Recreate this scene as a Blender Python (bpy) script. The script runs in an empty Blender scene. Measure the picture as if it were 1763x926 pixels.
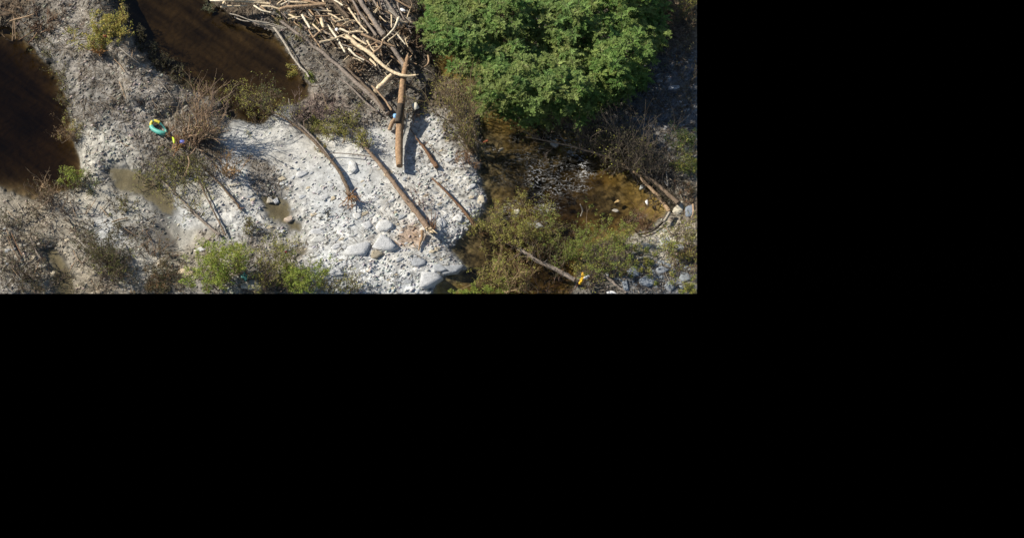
import bpy, math, random
import numpy as np
from mathutils import Vector

random.seed(7); rng = np.random.default_rng(7)
scene = bpy.context.scene
COL = scene.collection

# ------------------------------------------------------------------ camera
TH = math.radians(38.0); D = 220.0; F = 25.0 * D          # 25 photo pixels to a metre at the gravel bar
CAM = np.array([0.0, -D * math.sin(TH), D * math.cos(TH)])
FW = np.array([0.0, math.sin(TH), -math.cos(TH)]); UPV = np.array([0.0, math.cos(TH), math.sin(TH)])
cd = bpy.data.cameras.new('camera'); cam = bpy.data.objects.new('camera', cd); COL.objects.link(cam)
cam.location = CAM.tolist(); cam.rotation_euler = (TH, 0, 0)
cd.sensor_width = 36.0; cd.lens = 36.0 * F / 1763.0
cd.shift_x = (881.5 - 600.0) / 1763.0; cd.shift_y = -(463.0 - 252.5) / 1763.0
cd.clip_end = 2000.0; cd.clip_start = 1.0
scene.camera = cam
XR, YB = 1200.0, 505.5                                     # where the photographed ground ends

# ------------------------------------------------------------------ light
SUN_EL = math.radians(36.0); sd = np.array([1.0, -0.36]); sd /= np.linalg.norm(sd)   # direction shadows fall
w = bpy.data.worlds.new('World'); scene.world = w; w.use_nodes = True
nt = w.node_tree; sky = nt.nodes.new('ShaderNodeTexSky'); sky.sky_type = 'NISHITA'; sky.sun_disc = False
sky.sun_elevation = SUN_EL; sky.sun_rotation = math.atan2(-sd[0], -sd[1])
sky.air_density = 1.0; sky.dust_density = 0.6; sky.altitude = 300
nt.links.new(sky.outputs[0], nt.nodes['Background'].inputs[0]); nt.nodes['Background'].inputs[1].default_value = 0.07
sl = bpy.data.lights.new('sun', 'SUN'); sl.energy = 5.0; sl.angle = math.radians(0.5); sl.color = (1.0, 0.93, 0.82)
so = bpy.data.objects.new('sun', sl); COL.objects.link(so)
ldir = Vector((sd[0] * math.cos(SUN_EL), sd[1] * math.cos(SUN_EL), -math.sin(SUN_EL)))
so.rotation_euler = ldir.to_track_quat('-Z', 'Y').to_euler(); so.location = (-30, 10, 40)
scene.view_settings.view_transform = 'Standard'; scene.view_settings.look = 'None'
scene.view_settings.gamma = 1.0; scene.view_settings.use_curve_mapping = False
scene.view_settings.exposure = 0.40

# ------------------------------------------------------------------ projection helpers (metres <-> photo pixels)
def P(px, py, z=0.0):
    px = np.asarray(px, float); py = np.asarray(py, float); z = np.asarray(z, float) + 0 * px
    a = (px - 600.0) / F; b = -(py - 252.5) / F
    dx = a; dy = FW[1] + b * UPV[1]; dz = FW[2] + b * UPV[2]
    t = (z - CAM[2]) / dz
    return np.stack([CAM[0] + t * dx, CAM[1] + t * dy, z], -1)
def PX(v):
    v = np.asarray(v, float) - CAM
    d = v @ FW
    return 600.0 + F * v[..., 0] / d, 252.5 - F * (v @ UPV) / d
def lin(r, g, b):
    return tuple(((c / 255.0 + 0.055) / 1.055) ** 2.4 if c > 10 else c / 255 / 12.92 for c in (r, g, b))

# ------------------------------------------------------------------ noise
def hsh(i, j, s):
    n = (i.astype(np.int64) * 374761393 + j.astype(np.int64) * 668265263 + s * 974711) & 0x7fffffff
    n = ((n ^ (n >> 13)) * 1274126177) & 0x7fffffff
    return ((n ^ (n >> 16)) & 0xffff) / 65535.0
def vnoise(x, y, s=0):
    i = np.floor(x); j = np.floor(y); fx = x - i; fy = y - j
    fx = fx * fx * (3 - 2 * fx); fy = fy * fy * (3 - 2 * fy)
    a = hsh(i, j, s); b = hsh(i + 1, j, s); c = hsh(i, j + 1, s); d = hsh(i + 1, j + 1, s)
    return (a * (1 - fx) + b * fx) * (1 - fy) + (c * (1 - fx) + d * fx) * fy
def fbm(x, y, s=0, o=4):
    r = 0; a = 0.5; t = 0
    for k in range(o):
        r = r + a * vnoise(x, y, s + k * 17); t += a; x = x * 2.03; y = y * 2.03; a *= 0.5
    return r / t
def worley(x, y, s=0):
    ix = np.floor(x); iy = np.floor(y); f1 = np.full(x.shape, 9.0); f2 = f1.copy(); idv = np.zeros(x.shape)
    for dx in (-1, 0, 1):
        for dy in (-1, 0, 1):
            cx = ix + dx; cy = iy + dy
            d = np.hypot(cx + hsh(cx, cy, s) - x, cy + hsh(cx, cy, s + 5) - y)
            m = d < f1
            f2 = np.where(m, f1, np.minimum(f2, d)); idv = np.where(m, hsh(cx, cy, s + 9), idv); f1 = np.where(m, d, f1)
    return f1, f2, idv

# ------------------------------------------------------------------ water outlines, photo pixels
WATER = [
 [(-900,-300),(-300,-60),(0,42),(22,50),(48,72),(72,100),(100,130),(112,165),(118,200),(126,235),(136,262),(141,290),(143,310),(128,325),(105,330),(85,340),(60,345),(30,338),(8,326),(-300,250),(-900,60)],
 [(530,165),(515,176),(495,180),(480,186),(470,200),(450,213),(430,214),(400,206),(385,196),(380,175),(345,165),(315,150),(285,130),(258,105),(238,78),(222,48),(205,15),(180,-60),(60,-320),(230,-320),(330,-60),(352,-10),(372,12),(400,26),(440,40),(472,56),(492,84),(508,106),(522,130),(531,150)],
 [(660,-320),(712,-60),(726,30),(734,60),(745,100),(760,130),(792,140),(802,170),(824,200),(826,250),(823,290),(832,330),(836,350),(822,380),(800,400),(772,428),(792,448),(800,460),(790,468),(765,476),(748,492),(738,520),(735,560),(985,560),(985,500),(1000,460),(1010,430),(1040,415),(1070,410),(1105,400),(1130,385),(1150,362),(1140,335),(1105,295),(1060,262),(1010,235),(960,210),(930,150),(880,60),(850,-60),(800,-320)],
 [(185,290),(215,288),(255,300),(280,322),(300,345),(306,360),(296,372),(280,368),(262,352),(245,340),(222,332),(203,328),(190,310)],
 [(448,338),(470,335),(490,345),(504,365),(499,378),(520,386),(519,400),(500,399),(488,387),(470,379),(455,365)],
 [(75,432),(93,425),(110,445),(128,475),(126,506),(120,560),(95,560),(92,480)],
 [(508,205),(528,199),(550,212),(562,228),(545,236),(522,226)],
]
def polysd(x, y, poly):                                   # signed distance, positive inside, in pixels (y unsquashed)
    p = np.array(poly, float); q = np.roll(p, -1, 0); d2 = np.full(x.shape, 1e12); ins = np.zeros(x.shape, bool)
    for (ax, ay), (bx, by) in zip(p, q):
        ex, ey = bx - ax, by - ay; t = np.clip(((x - ax) * ex + (y - ay) * ey) / (ex * ex + ey * ey + 1e-9), 0, 1)
        d2 = np.minimum(d2, (x - ax - t * ex) ** 2 + (y - ay - t * ey) ** 2)
        c = ((ay > y) != (by > y)) & (x < (bx - ax) * (y - ay) / (by - ay + 1e-12) + ax)
        ins ^= c
    return np.where(ins, 1, -1) * np.sqrt(d2)
PALE=(.49,.49,.465); GREY=(.19,.175,.152); GREY2=(.27,.25,.22); TAN=(.31,.275,.215); SILT=(.41,.39,.335); BROWN=(.13,.10,.07); ROCK=(.155,.16,.165)
WET=(.17,.14,.08); DGREY=(.15,.14,.12); DARK=(.07,.06,.045)
# x, y, top height, bank slope, colour, roughness of relief
CTRL = [
 (20,15,.9,.5,BROWN,1),(70,30,1.1,.6,DGREY,1),(110,60,1.2,.5,GREY2,1),(110,15,1.1,.5,GREY2,1),(90,100,1.0,1.2,GREY,1),(160,110,1.2,.5,GREY2,1),(190,10,1.9,1.8,DGREY,1),
 (220,85,2.0,2.0,GREY,1),(250,140,1.7,1.8,GREY2,1),(190,160,1.1,.5,GREY,1),(150,190,.9,.5,GREY,1),(290,160,1.5,1.8,GREY,1),(230,210,.8,.4,GREY2,1),
 (170,250,.6,.3,SILT,.8),(220,255,.5,.3,SILT,.8),(150,290,.4,.3,SILT,.8),(260,240,.7,.3,GREY2,1),(330,200,1.0,1.0,GREY,1),(360,250,.6,.4,DGREY,1),(300,280,.35,.3,GREY,1),(170,310,.3,.3,SILT,.6),
 (420,240,.35,.18,PALE,.25),(460,230,.35,.18,PALE,.25),(400,290,.3,.2,PALE,.5),(450,300,.25,.2,GREY2,.9),(500,240,.35,.2,PALE,.2),(510,280,.4,.2,PALE,.3),
 (330,330,.3,.2,SILT,.5),(340,370,.3,.2,PALE,.3),(390,340,.3,.2,PALE,.5),(420,370,.3,.2,PALE,.5),(310,400,.25,.2,SILT,.2),(300,450,.3,.3,TAN,.8),(230,360,.3,.2,SILT,.4),(290,400,.03,.05,GREY,.2),
 (225,400,.3,.3,GREY,.8),(200,400,.25,.3,PALE,.3),(245,450,.3,.3,SILT,.3),(240,470,.3,.3,SILT,.3),(160,340,.3,.3,SILT,.3),(130,350,.3,.3,SILT,.5),(60,380,.4,.3,TAN,.8),(20,370,.5,.3,TAN,.6),(100,400,.4,.3,TAN,.6),
 (20,440,.5,.3,TAN,1),(70,480,.4,.3,TAN,.9),(40,500,.4,.3,GREY2,1),(140,470,.4,.3,TAN,.5),(190,450,.3,.3,GREY,1),(160,505,.3,.3,TAN,1),
 (270,500,.3,.3,DGREY,1),(350,430,.3,.3,TAN,.5),(400,480,.4,.3,SILT,1),(350,500,.5,.3,GREY2,1),(450,430,.4,.3,GREY2,1),(450,500,.5,.3,DGREY,1),(500,440,.4,.2,GREY2,1),
 (540,300,.45,.2,PALE,.25),(560,340,.45,.2,PALE,.4),(540,400,.4,.2,PALE,.8),(560,450,.4,.2,PALE,1),(600,300,.45,.2,PALE,.3),(620,260,.45,.2,PALE,.3),(650,250,.45,.2,PALE,.3),(620,380,.45,.2,PALE,.8),
 (680,400,.45,.2,PALE,.9),(640,440,.4,.2,PALE,.9),(600,490,.4,.2,PALE,1),(700,450,.4,.3,PALE,.8),(700,350,.5,.2,PALE,.7),(760,330,.5,.3,PALE,.8),(800,300,.4,.3,PALE,.9),(740,230,.5,.3,PALE,.8),(770,270,.5,.3,PALE,.9),
 (780,380,.4,.3,PALE,.9),(810,350,.35,.3,PALE,.9),(740,440,.35,.3,PALE,.7),(680,490,.35,.3,PALE,.9),(700,410,.5,.2,(.40,.31,.24),.4),
 (560,180,.6,.4,(.22,.18,.15),1),(600,200,.5,.4,DGREY,1),(560,215,.4,.3,GREY,.8),(570,255,.45,.2,PALE,.3),(640,200,.5,.3,GREY2,1),(545,120,.8,.5,GREY,1),(580,140,.8,.5,GREY,1),(520,70,.8,.5,GREY,1),(470,40,.7,.5,DGREY,1),
 (570,60,.9,.5,BROWN,1),(600,20,.9,.5,BROWN,1),(640,90,.9,.5,BROWN,1),(660,20,.9,.6,GREY2,1),(690,40,.9,.6,GREY2,1),(690,70,.8,.6,GREY,1),(720,60,.6,.6,BROWN,1),(650,140,.7,.5,DGREY,1),(700,150,.6,.5,DGREY,1),(730,120,.5,.5,DARK,.8),
 (750,160,.5,.5,BROWN,1),(780,200,.5,.5,GREY,1),(800,240,.4,.4,GREY,1),(430,10,.5,.5,BROWN,1),
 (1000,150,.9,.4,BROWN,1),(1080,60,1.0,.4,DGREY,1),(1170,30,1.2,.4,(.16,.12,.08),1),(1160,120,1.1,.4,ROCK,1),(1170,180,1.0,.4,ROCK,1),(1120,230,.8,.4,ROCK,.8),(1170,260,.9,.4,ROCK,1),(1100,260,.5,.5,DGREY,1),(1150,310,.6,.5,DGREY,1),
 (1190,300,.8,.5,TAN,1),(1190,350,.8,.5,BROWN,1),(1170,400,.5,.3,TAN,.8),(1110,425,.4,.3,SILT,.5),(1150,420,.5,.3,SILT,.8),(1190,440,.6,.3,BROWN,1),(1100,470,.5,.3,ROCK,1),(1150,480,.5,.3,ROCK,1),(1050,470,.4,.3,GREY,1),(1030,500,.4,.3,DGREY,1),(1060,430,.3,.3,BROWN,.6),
 (-200,0,1.0,.5,DGREY,1),(-200,450,.6,.3,TAN,1),(150,-150,1.2,.6,GREY,1),(550,-150,1.0,.5,BROWN,1),(1000,-150,1.0,.5,DGREY,1),
]
CA = np.array([[c[0], c[1], c[2], c[3], *c[4], c[5]] for c in CTRL], float)
def fields(x, y):
    wx = x + 26 * (fbm(x / 38, y / 38, 11, 3) - .5) * 2; wy = y + 20 * (fbm(x / 38, y / 38, 23, 3) - .5) * 2
    W = np.zeros(x.shape); out = [np.zeros(x.shape) for _ in range(6)]
    for c in CA:
        k = 1.0 / (((wx - c[0]) ** 2 + 1.3 * (wy - c[1]) ** 2) ** 2.1 + 2000.0)
        W += k
        for i in range(6): out[i] += k * c[2 + i]
    return [o / W for o in out]
def wsd(x, y):
    wx = x + 6 * (fbm(x / 11, y / 11, 31, 3) - .5) * 2; wy = y + 5 * (fbm(x / 11, y / 11, 43, 3) - .5) * 2
    s = np.full(x.shape, -1e9); k = np.zeros(x.shape, int)
    for n, p in enumerate(WATER):
        d = polysd(wx, wy, p); m = d > s; s = np.where(m, d, s); k = np.where(m, n, k)
    return s, k
DEPTH = np.array([1.5, 1.05, .46, .26, .28, .26, .26]); BSL = np.array([1.3, 1.5, .30, .10, .2, .2, .2])
def height(x, y):
    H, SL, R, G_, B, RO = fields(x, y); s, k = wsd(x, y); d = s / 25.0
    land = H * (1 - np.exp(-np.maximum(-d, 0) * SL * 2.2 / np.maximum(H, .05)))
    bed = -DEPTH[k] * (1 - np.exp(-np.maximum(d, 0) * BSL[k] * 2 / DEPTH[k]))
    wp = P(x, y, 0); X, Y = wp[..., 0], wp[..., 1]
    u = X * .8 + Y * .6; v = -X * .6 + Y * .8                # beds of slate run up to the right
    f1, f2, cid = worley(u / .75, v / .42, 3); g1, g2, gid = worley(u / .36, v / .22, 8)
    stone = np.clip((f2 - f1) * 2.2, 0, 1) * (.3 + cid) * .06 + np.clip((g2 - g1) * 2, 0, 1) * gid * .035
    n = (fbm(X / 2.2, Y / 2.2, 5, 4) - .5) * .30 + (fbm(X / .5, Y / .5, 6, 3) - .5) * .10
    rel = np.clip(RO, 0, 1)
    fade = np.clip(-d / .7, 0.0, 1)
    patch = np.clip((fbm(X / 1.6, Y / 1.6, 77, 3) - .42) * 6, .12, 1)
    h = np.where(d < 0, land + fade * (n * rel + stone * rel * patch) + .01, bed + np.clip(d / 1., 0, 1) * ((n * .35 + stone * .8) * (DEPTH[k] > .3)) * .8)
    hole = (k == 2) * (np.exp(-((x - 960) / 60) ** 2 - ((y - 345) / 60) ** 2) * .55 + np.exp(-((x - 900) / 90) ** 2 - ((y - 470) / 50) ** 2) * .5 + np.clip((fbm(X / 2.2, Y / 2.2, 66, 2) - .5) * 3, 0, 1) * .35)
    hole = hole - (k == 0) * np.exp(-((x - 40) / 50) ** 2 - ((y - 325) / 28) ** 2) * .5
    h = np.where(d > 0, h - hole * np.clip(d / .8, 0, 1), h)
    h = np.where(d >= 0, np.minimum(h, -.012 + 0 * h), h)
    return h, d, k, R, G_, B, RO, X, Y

gx = np.concatenate([np.arange(-500, -20, 10), np.arange(-20, XR - .1, 1.6), [XR]])
gy = np.concatenate([np.arange(-300, -20, 8), np.arange(-20, YB - .1, 1.6), [YB]])
GX, GY = np.meshgrid(gx, gy)
HH, DD, KK, CR, CG, CB, RO, WX, WY = height(GX, GY)
def G(px, py):                                            # ground height seen at a photo pixel
    px = np.asarray(px, float); py = np.asarray(py, float)
    i = np.clip(np.searchsorted(gx, px) - 1, 0, len(gx) - 2); j = np.clip(np.searchsorted(gy, py) - 1, 0, len(gy) - 2)
    return np.maximum(HH[j, i], 0.0)
def GD(px, py):
    i = np.clip(np.searchsorted(gx, px) - 1, 0, len(gx) - 2); j = np.clip(np.searchsorted(gy, py) - 1, 0, len(gy) - 2)
    return DD[j, i]
def GRO(px, py):
    i = np.clip(np.searchsorted(gx, px) - 1, 0, len(gx) - 2); j = np.clip(np.searchsorted(gy, py) - 1, 0, len(gy) - 2)
    return RO[j, i], np.stack([CR[j, i], CG[j, i], CB[j, i]], -1)
def at(px, py, z=0.0): return P(px, py, G(px, py) + z)

# ------------------------------------------------------------------ materials
def nd(m, t, **kw):
    n = m.node_tree.nodes.new(t)
    for k, v in kw.items():
        if k in n.inputs.keys(): n.inputs[k].default_value = v
        else: setattr(n, k, v)
    return n
def mat(name, col=(.5,.5,.5), rough=.9, var=.35, scale=3.0, tint=False, bump=0.0, stretch=None, spec=.2, trans=0.0, detail=6):
    m = bpy.data.materials.new(name); m.use_nodes = True; L = m.node_tree.links; b = m.node_tree.nodes['Principled BSDF']
    b.inputs['Roughness'].default_value = rough; b.inputs['Specular IOR Level'].default_value = spec
    tc = nd(m, 'ShaderNodeTexCoord'); mp = nd(m, 'ShaderNodeMapping')
    if stretch: mp.inputs['Scale'].default_value = stretch
    L.new(tc.outputs['Object'], mp.inputs[0])
    no = nd(m, 'ShaderNodeTexNoise', Scale=scale, Detail=detail, Roughness=.65); L.new(mp.outputs[0], no.inputs['Vector'])
    mr = nd(m, 'ShaderNodeMapRange'); L.new(no.outputs[0], mr.inputs[0])
    mr.inputs[1].default_value = .3; mr.inputs[2].default_value = .7; mr.inputs[3].default_value = 1 - var; mr.inputs[4].default_value = 1 + var
    mul = nd(m, 'ShaderNodeMix', data_type='RGBA', blend_type='MULTIPLY'); mul.inputs[0].default_value = 1
    if tint:
        a = nd(m, 'ShaderNodeAttribute', attribute_name='tint'); L.new(a.outputs['Color'], mul.inputs[6])
    else: mul.inputs[6].default_value = (*col, 1)
    cb = nd(m, 'ShaderNodeCombineColor')
    for i in range(3): L.new(mr.outputs[0], cb.inputs[i])
    L.new(cb.outputs[0], mul.inputs[7]); L.new(mul.outputs[2], b.inputs['Base Color'])
    if bump:
        bn = nd(m, 'ShaderNodeTexNoise', Scale=scale * 3, Detail=4); L.new(mp.outputs[0], bn.inputs['Vector'])
        bp = nd(m, 'ShaderNodeBump', Strength=1.0, Distance=bump); L.new(bn.outputs[0], bp.inputs['Height']); L.new(bp.outputs[0], b.inputs['Normal'])
    if trans:
        tr = nd(m, 'ShaderNodeBsdfTranslucent'); L.new(mul.outputs[2], tr.inputs[0]); mx = nd(m, 'ShaderNodeMixShader'); mx.inputs[0].default_value = trans
        L.new(b.outputs[0], mx.inputs[1]); L.new(tr.outputs[0], mx.inputs[2]); L.new(mx.outputs[0], m.node_tree.nodes['Material Output'].inputs['Surface'])
    return m
M = {}
M['ground'] = mat('ground_mix', tint=True, var=.22, scale=9.0, bump=.018, detail=10)
M['bed'] = mat('river_bed', tint=True, var=.45, scale=1.6, bump=.05, detail=8)
M['stone'] = mat('stone', tint=True, var=.26, scale=6.0, bump=.045, spec=.25, rough=.8)
M['leaf'] = mat('leaf', tint=True, var=.12, scale=2.0, trans=.25, rough=.6, spec=.25)
M['twig'] = mat('twig', tint=True, var=.2, scale=4.0)
M['litter'] = mat('litter', tint=True, var=.2, scale=4.0)
WOODS = {'pale': (.66,.53,.35), 'cream': (.74,.65,.48), 'orange': (.31,.20,.115), 'tan': (.36,.25,.155), 'trunk': (.23,.165,.115), 'bark': (.155,.115,.08), 'grey': (.24,.20,.165), 'brown': (.17,.10,.06), 'silver': (.36,.32,.26), 'dark': (.075,.06,.045)}
for k, c in WOODS.items(): M['wood_' + k] = mat('wood_' + k, c, var=.5, scale=6, bump=.03, rough=.9)
def plain(name, c, rough=.5, spec=.4): M[name] = mat(name, c, rough=rough, spec=spec, var=.08, scale=2)
plain('teal', (.10,.40,.33)); plain('yellow', (.70,.60,.08)); plain('green_plastic', (.06,.30,.10)); plain('cream_foam', (.78,.74,.60), .9); plain('blue', (.20,.42,.68)); plain('navy', (.10,.13,.45))
plain('white', (.85,.84,.82)); plain('golden', (.78,.44,.02), .8); plain('black', (.012,.012,.015), .6); plain('darkteal', (.03,.16,.15)); plain('red', (.45,.03,.06)); plain('lime', (.55,.75,.05))

def water_mat(name, foam=False, wave=6.0):
    m = bpy.data.materials.new(name); m.use_nodes = True; N = m.node_tree.nodes; L = m.node_tree.links; N.remove(N['Principled BSDF']); out = N['Material Output']
    dp = nd(m, 'ShaderNodeAttribute', attribute_name='absorb')     # transmission of this depth of tannin-brown water
    tr = nd(m, 'ShaderNodeBsdfTransparent'); L.new(dp.outputs['Color'], tr.inputs[0]); gl = nd(m, 'ShaderNodeBsdfGlossy', Roughness=.08)
    tc = nd(m, 'ShaderNodeTexCoord'); mp = nd(m, 'ShaderNodeMapping'); mp.inputs['Rotation'].default_value = (0, 0, math.radians(50)); mp.inputs['Scale'].default_value = (.55, 1.25, 1)
    L.new(tc.outputs['Object'], mp.inputs[0])
    no = nd(m, 'ShaderNodeTexNoise', Scale=wave, Detail=5, Distortion=.6); L.new(mp.outputs[0], no.inputs['Vector'])
    bp = nd(m, 'ShaderNodeBump', Strength=.8, Distance=.07 if wave > 4 else .012); L.new(no.outputs[0], bp.inputs['Height'])
    lw = nd(m, 'ShaderNodeLayerWeight', Blend=.5); p5 = nd(m, 'ShaderNodeMath', operation='POWER'); L.new(lw.outputs['Facing'], p5.inputs[0]); p5.inputs[1].default_value = 5
    fr = nd(m, 'ShaderNodeMath', operation='MULTIPLY_ADD'); L.new(p5.outputs[0], fr.inputs[0]); fr.inputs[1].default_value = .95; fr.inputs[2].default_value = .025
    for n in (gl, lw): L.new(bp.outputs[0], n.inputs['Normal'])
    mx = nd(m, 'ShaderNodeMixShader'); L.new(fr.outputs[0], mx.inputs[0]); L.new(tr.outputs[0], mx.inputs[1]); L.new(gl.outputs[0], mx.inputs[2])
    last = mx
    if foam:
        df = nd(m, 'ShaderNodeBsdfDiffuse'); df.inputs[0].default_value = (.60,.60,.58,1)
        at_ = nd(m, 'ShaderNodeAttribute', attribute_name='foam')
        f1 = nd(m, 'ShaderNodeTexNoise', Scale=2.0, Detail=5, Roughness=.6, Distortion=1.6); L.new(mp.outputs[0], f1.inputs['Vector'])
        ab = nd(m, 'ShaderNodeMath', operation='SUBTRACT'); L.new(f1.outputs[0], ab.inputs[0]); ab.inputs[1].default_value = .5
        a2 = nd(m, 'ShaderNodeMath', operation='ABSOLUTE'); L.new(ab.outputs[0], a2.inputs[0])
        pw = nd(m, 'ShaderNodeMath', operation='POWER'); L.new(at_.outputs['Fac'], pw.inputs[0]); pw.inputs[1].default_value = 1.3
        th = nd(m, 'ShaderNodeMath', operation='MULTIPLY'); L.new(pw.outputs[0], th.inputs[0]); th.inputs[1].default_value = .034
        f3 = nd(m, 'ShaderNodeTexNoise', Scale=7, Detail=4, Roughness=.7); L.new(tc.outputs['Object'], f3.inputs['Vector'])
        f4 = nd(m, 'ShaderNodeMapRange'); L.new(f3.outputs[0], f4.inputs[0]); f4.inputs[1].default_value = .38; f4.inputs[2].default_value = .62; f4.inputs[3].default_value = -.1; f4.inputs[4].default_value = 1.5
        t2 = nd(m, 'ShaderNodeMath', operation='MULTIPLY'); L.new(th.outputs[0], t2.inputs[0]); L.new(f4.outputs[0], t2.inputs[1])
        sb = nd(m, 'ShaderNodeMath', operation='SUBTRACT'); L.new(t2.outputs[0], sb.inputs[0]); L.new(a2.outputs[0], sb.inputs[1])
        mr = nd(m, 'ShaderNodeMapRange'); L.new(sb.outputs[0], mr.inputs[0]); mr.inputs[1].default_value = -.010; mr.inputs[2].default_value = .026; mr.inputs[3].default_value = 0; mr.inputs[4].default_value = .8
        g1 = nd(m, 'ShaderNodeMath', operation='MULTIPLY'); g1.use_clamp = True; L.new(at_.outputs['Fac'], g1.inputs[0]); g1.inputs[1].default_value = 2.2
        g2 = nd(m, 'ShaderNodeMath', operation='MULTIPLY'); L.new(g1.outputs[0], g2.inputs[0]); L.new(mr.outputs[0], g2.inputs[1])
        m2 = nd(m, 'ShaderNodeMixShader'); L.new(g2.outputs[0], m2.inputs[0]); L.new(mx.outputs[0], m2.inputs[1]); L.new(df.outputs[0], m2.inputs[2]); last = m2
    L.new(last.outputs[0], out.inputs['Surface'])
    return m
M['water_pool'] = water_mat('still_brown_water', foam=True, wave=3)
M['water_river'] = water_mat('running_brown_water', foam=True)

# ------------------------------------------------------------------ mesh buffer
class MB:
    def __init__(s): s.v = []; s.f3 = []; s.f4 = []; s.c = []; s.n = 0
    def add(s, v, f, col=(1,1,1)):
        v = np.asarray(v, float).reshape(-1, 3); f = np.asarray(f, int); s.v.append(v)
        c = np.asarray(col, float); c = np.broadcast_to(c, (len(v), 3)) if c.ndim == 1 else c
        s.c.append(c)
        if len(f): (s.f3 if f.shape[1] == 3 else s.f4).append(f + s.n)
        s.n += len(v)
    def tube(s, pts, rad, k=4, col=(1,1,1), cap=True, rough=0.0):
        pts = np.asarray(pts, float); n = len(pts); rad = np.broadcast_to(np.asarray(rad, float), (n,))
        t = np.gradient(pts, axis=0) if n > 2 else np.tile(pts[1] - pts[0], (2, 1)); t /= np.linalg.norm(t, axis=1)[:, None] + 1e-9
        ref = np.array([.31, .2, .93]); a = np.cross(t, ref); a /= np.linalg.norm(a, axis=1)[:, None] + 1e-9; b = np.cross(t, a)
        an = np.arange(k) * 2 * math.pi / k; R = rad[:, None] * (1 + rough * (rng.random((n, k)) - .5) * 2)
        ring = pts[:, None, :] + R[..., None] * (np.cos(an)[None, :, None] * a[:, None, :] + np.sin(an)[None, :, None] * b[:, None, :])
        i = np.arange(n - 1)[:, None] * k; j = np.arange(k)[None, :]; j2 = (j + 1) % k
        f = np.stack([i + j, i + j2, i + k + j2, i + k + j], -1).reshape(-1, 4)
        s.add(ring.reshape(-1, 3), f, col)
        if cap:
            for e, base in ((0, 0), (n - 1, (n - 1) * k)):
                off = s.n; s.add(np.vstack([ring[e], pts[e] + t[e] * rad[e] * (.4 if e else -.4)]), np.array([[q, (q + 1) % k, k] for q in range(k)]), col)
    def leaves(s, cen, size, col, up=.5, aspect=.38):
        cen = np.asarray(cen, float); n = len(cen); size = np.broadcast_to(np.asarray(size, float), (n,))
        d = rng.normal(size=(n, 3)); d[:, 2] *= .6; d /= np.linalg.norm(d, axis=1)[:, None]
        nn = rng.normal(size=(n, 3)); nn[:, 2] = np.abs(nn[:, 2]) + up; sd_ = np.cross(d, nn); sd_ /= np.linalg.norm(sd_, axis=1)[:, None] + 1e-9
        L_ = d * size[:, None]; W_ = sd_ * (size * aspect)[:, None]
        v = np.stack([cen - L_, cen + W_, cen + L_, cen - W_], 1).reshape(-1, 3); f = np.arange(n * 4).reshape(n, 4)
        c = np.asarray(col, float); c = np.broadcast_to(c, (n, 3)); s.add(v, f, np.repeat(c, 4, 0))
    def build(s, name, m, parent=None, origin=None, clip=True, smooth=False):
        if not s.v: return None
        V = np.vstack(s.v); C = np.vstack(s.c); fs = []
        for fl in (s.f4, s.f3):
            if fl: fs.append(np.vstack(fl))
        if clip:                                            # the photographed ground is cut off here: drop what would hang past its edge
            qx, qy = PX(V); ok = (qx <= XR + .2) & (qy <= YB + .2); fs = [f[ok[f].all(1)] for f in fs]
            fs = [f for f in fs if len(f)]
            if not fs: return None
        used = np.zeros(len(V), bool)
        for f in fs: used[f] = True
        idx = np.cumsum(used) - 1; V = V[used]; C = C[used]; fs = [idx[f] for f in fs]
        o0 = np.array(origin if origin is not None else (0, 0, 0), float)
        if parent is not None: o0 = np.array(parent['_o']) if '_o' in parent else o0
        me = bpy.data.meshes.new(name); nl = sum(f.size for f in fs); nf = sum(len(f) for f in fs)
        me.vertices.add(len(V)); me.vertices.foreach_set('co', (V - o0).ravel()); me.loops.add(nl); me.polygons.add(nf)
        me.loops.foreach_set('vertex_index', np.concatenate([f.ravel() for f in fs]).astype(np.int32))
        cnt = np.concatenate([np.full(len(f), f.shape[1]) for f in fs]); me.polygons.foreach_set('loop_start', (np.cumsum(cnt) - cnt).astype(np.int32))
        me.update(calc_edges=True); me.validate()
        a = me.attributes.new('tint', 'FLOAT_COLOR', 'POINT')
        a.data.foreach_set('color', np.concatenate([C, np.ones((len(C), 1))], 1).ravel())
        if smooth: me.polygons.foreach_set('use_smooth', np.ones(nf, bool))
        me.materials.append(m); o = bpy.data.objects.new(name, me); COL.objects.link(o)
        if parent is not None: o.parent = parent
        elif origin is not None: o.location = o0.tolist()
        return o
ORI = {}
def tag(o, label, cat, group=None):
    if o is None: return o
    o['label'] = label; o['category'] = cat
    if group: o['group'] = group
    return o
class Dummy(dict): pass
def thing(name, loc, label, cat, group=None):
    o = bpy.data.objects.new(name, None); COL.objects.link(o); o.location = [float(q) for q in loc]; ORI[o.name] = np.array(loc, float)
    o.empty_display_size = .3
    return tag(o, label, cat, group)
def part(mb, name, m, par, smooth=False, label=None):
    mb.v = [v - ORI[par.name] + 0 for v in mb.v] if False else mb.v
    if not mb.v: return None
    o = mb.build(name, m, None, origin=ORI[par.name], smooth=smooth)
    if o is None: return None
    o.location = (0, 0, 0); o.parent = par
    if label: o['label'] = label
    return o

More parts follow.
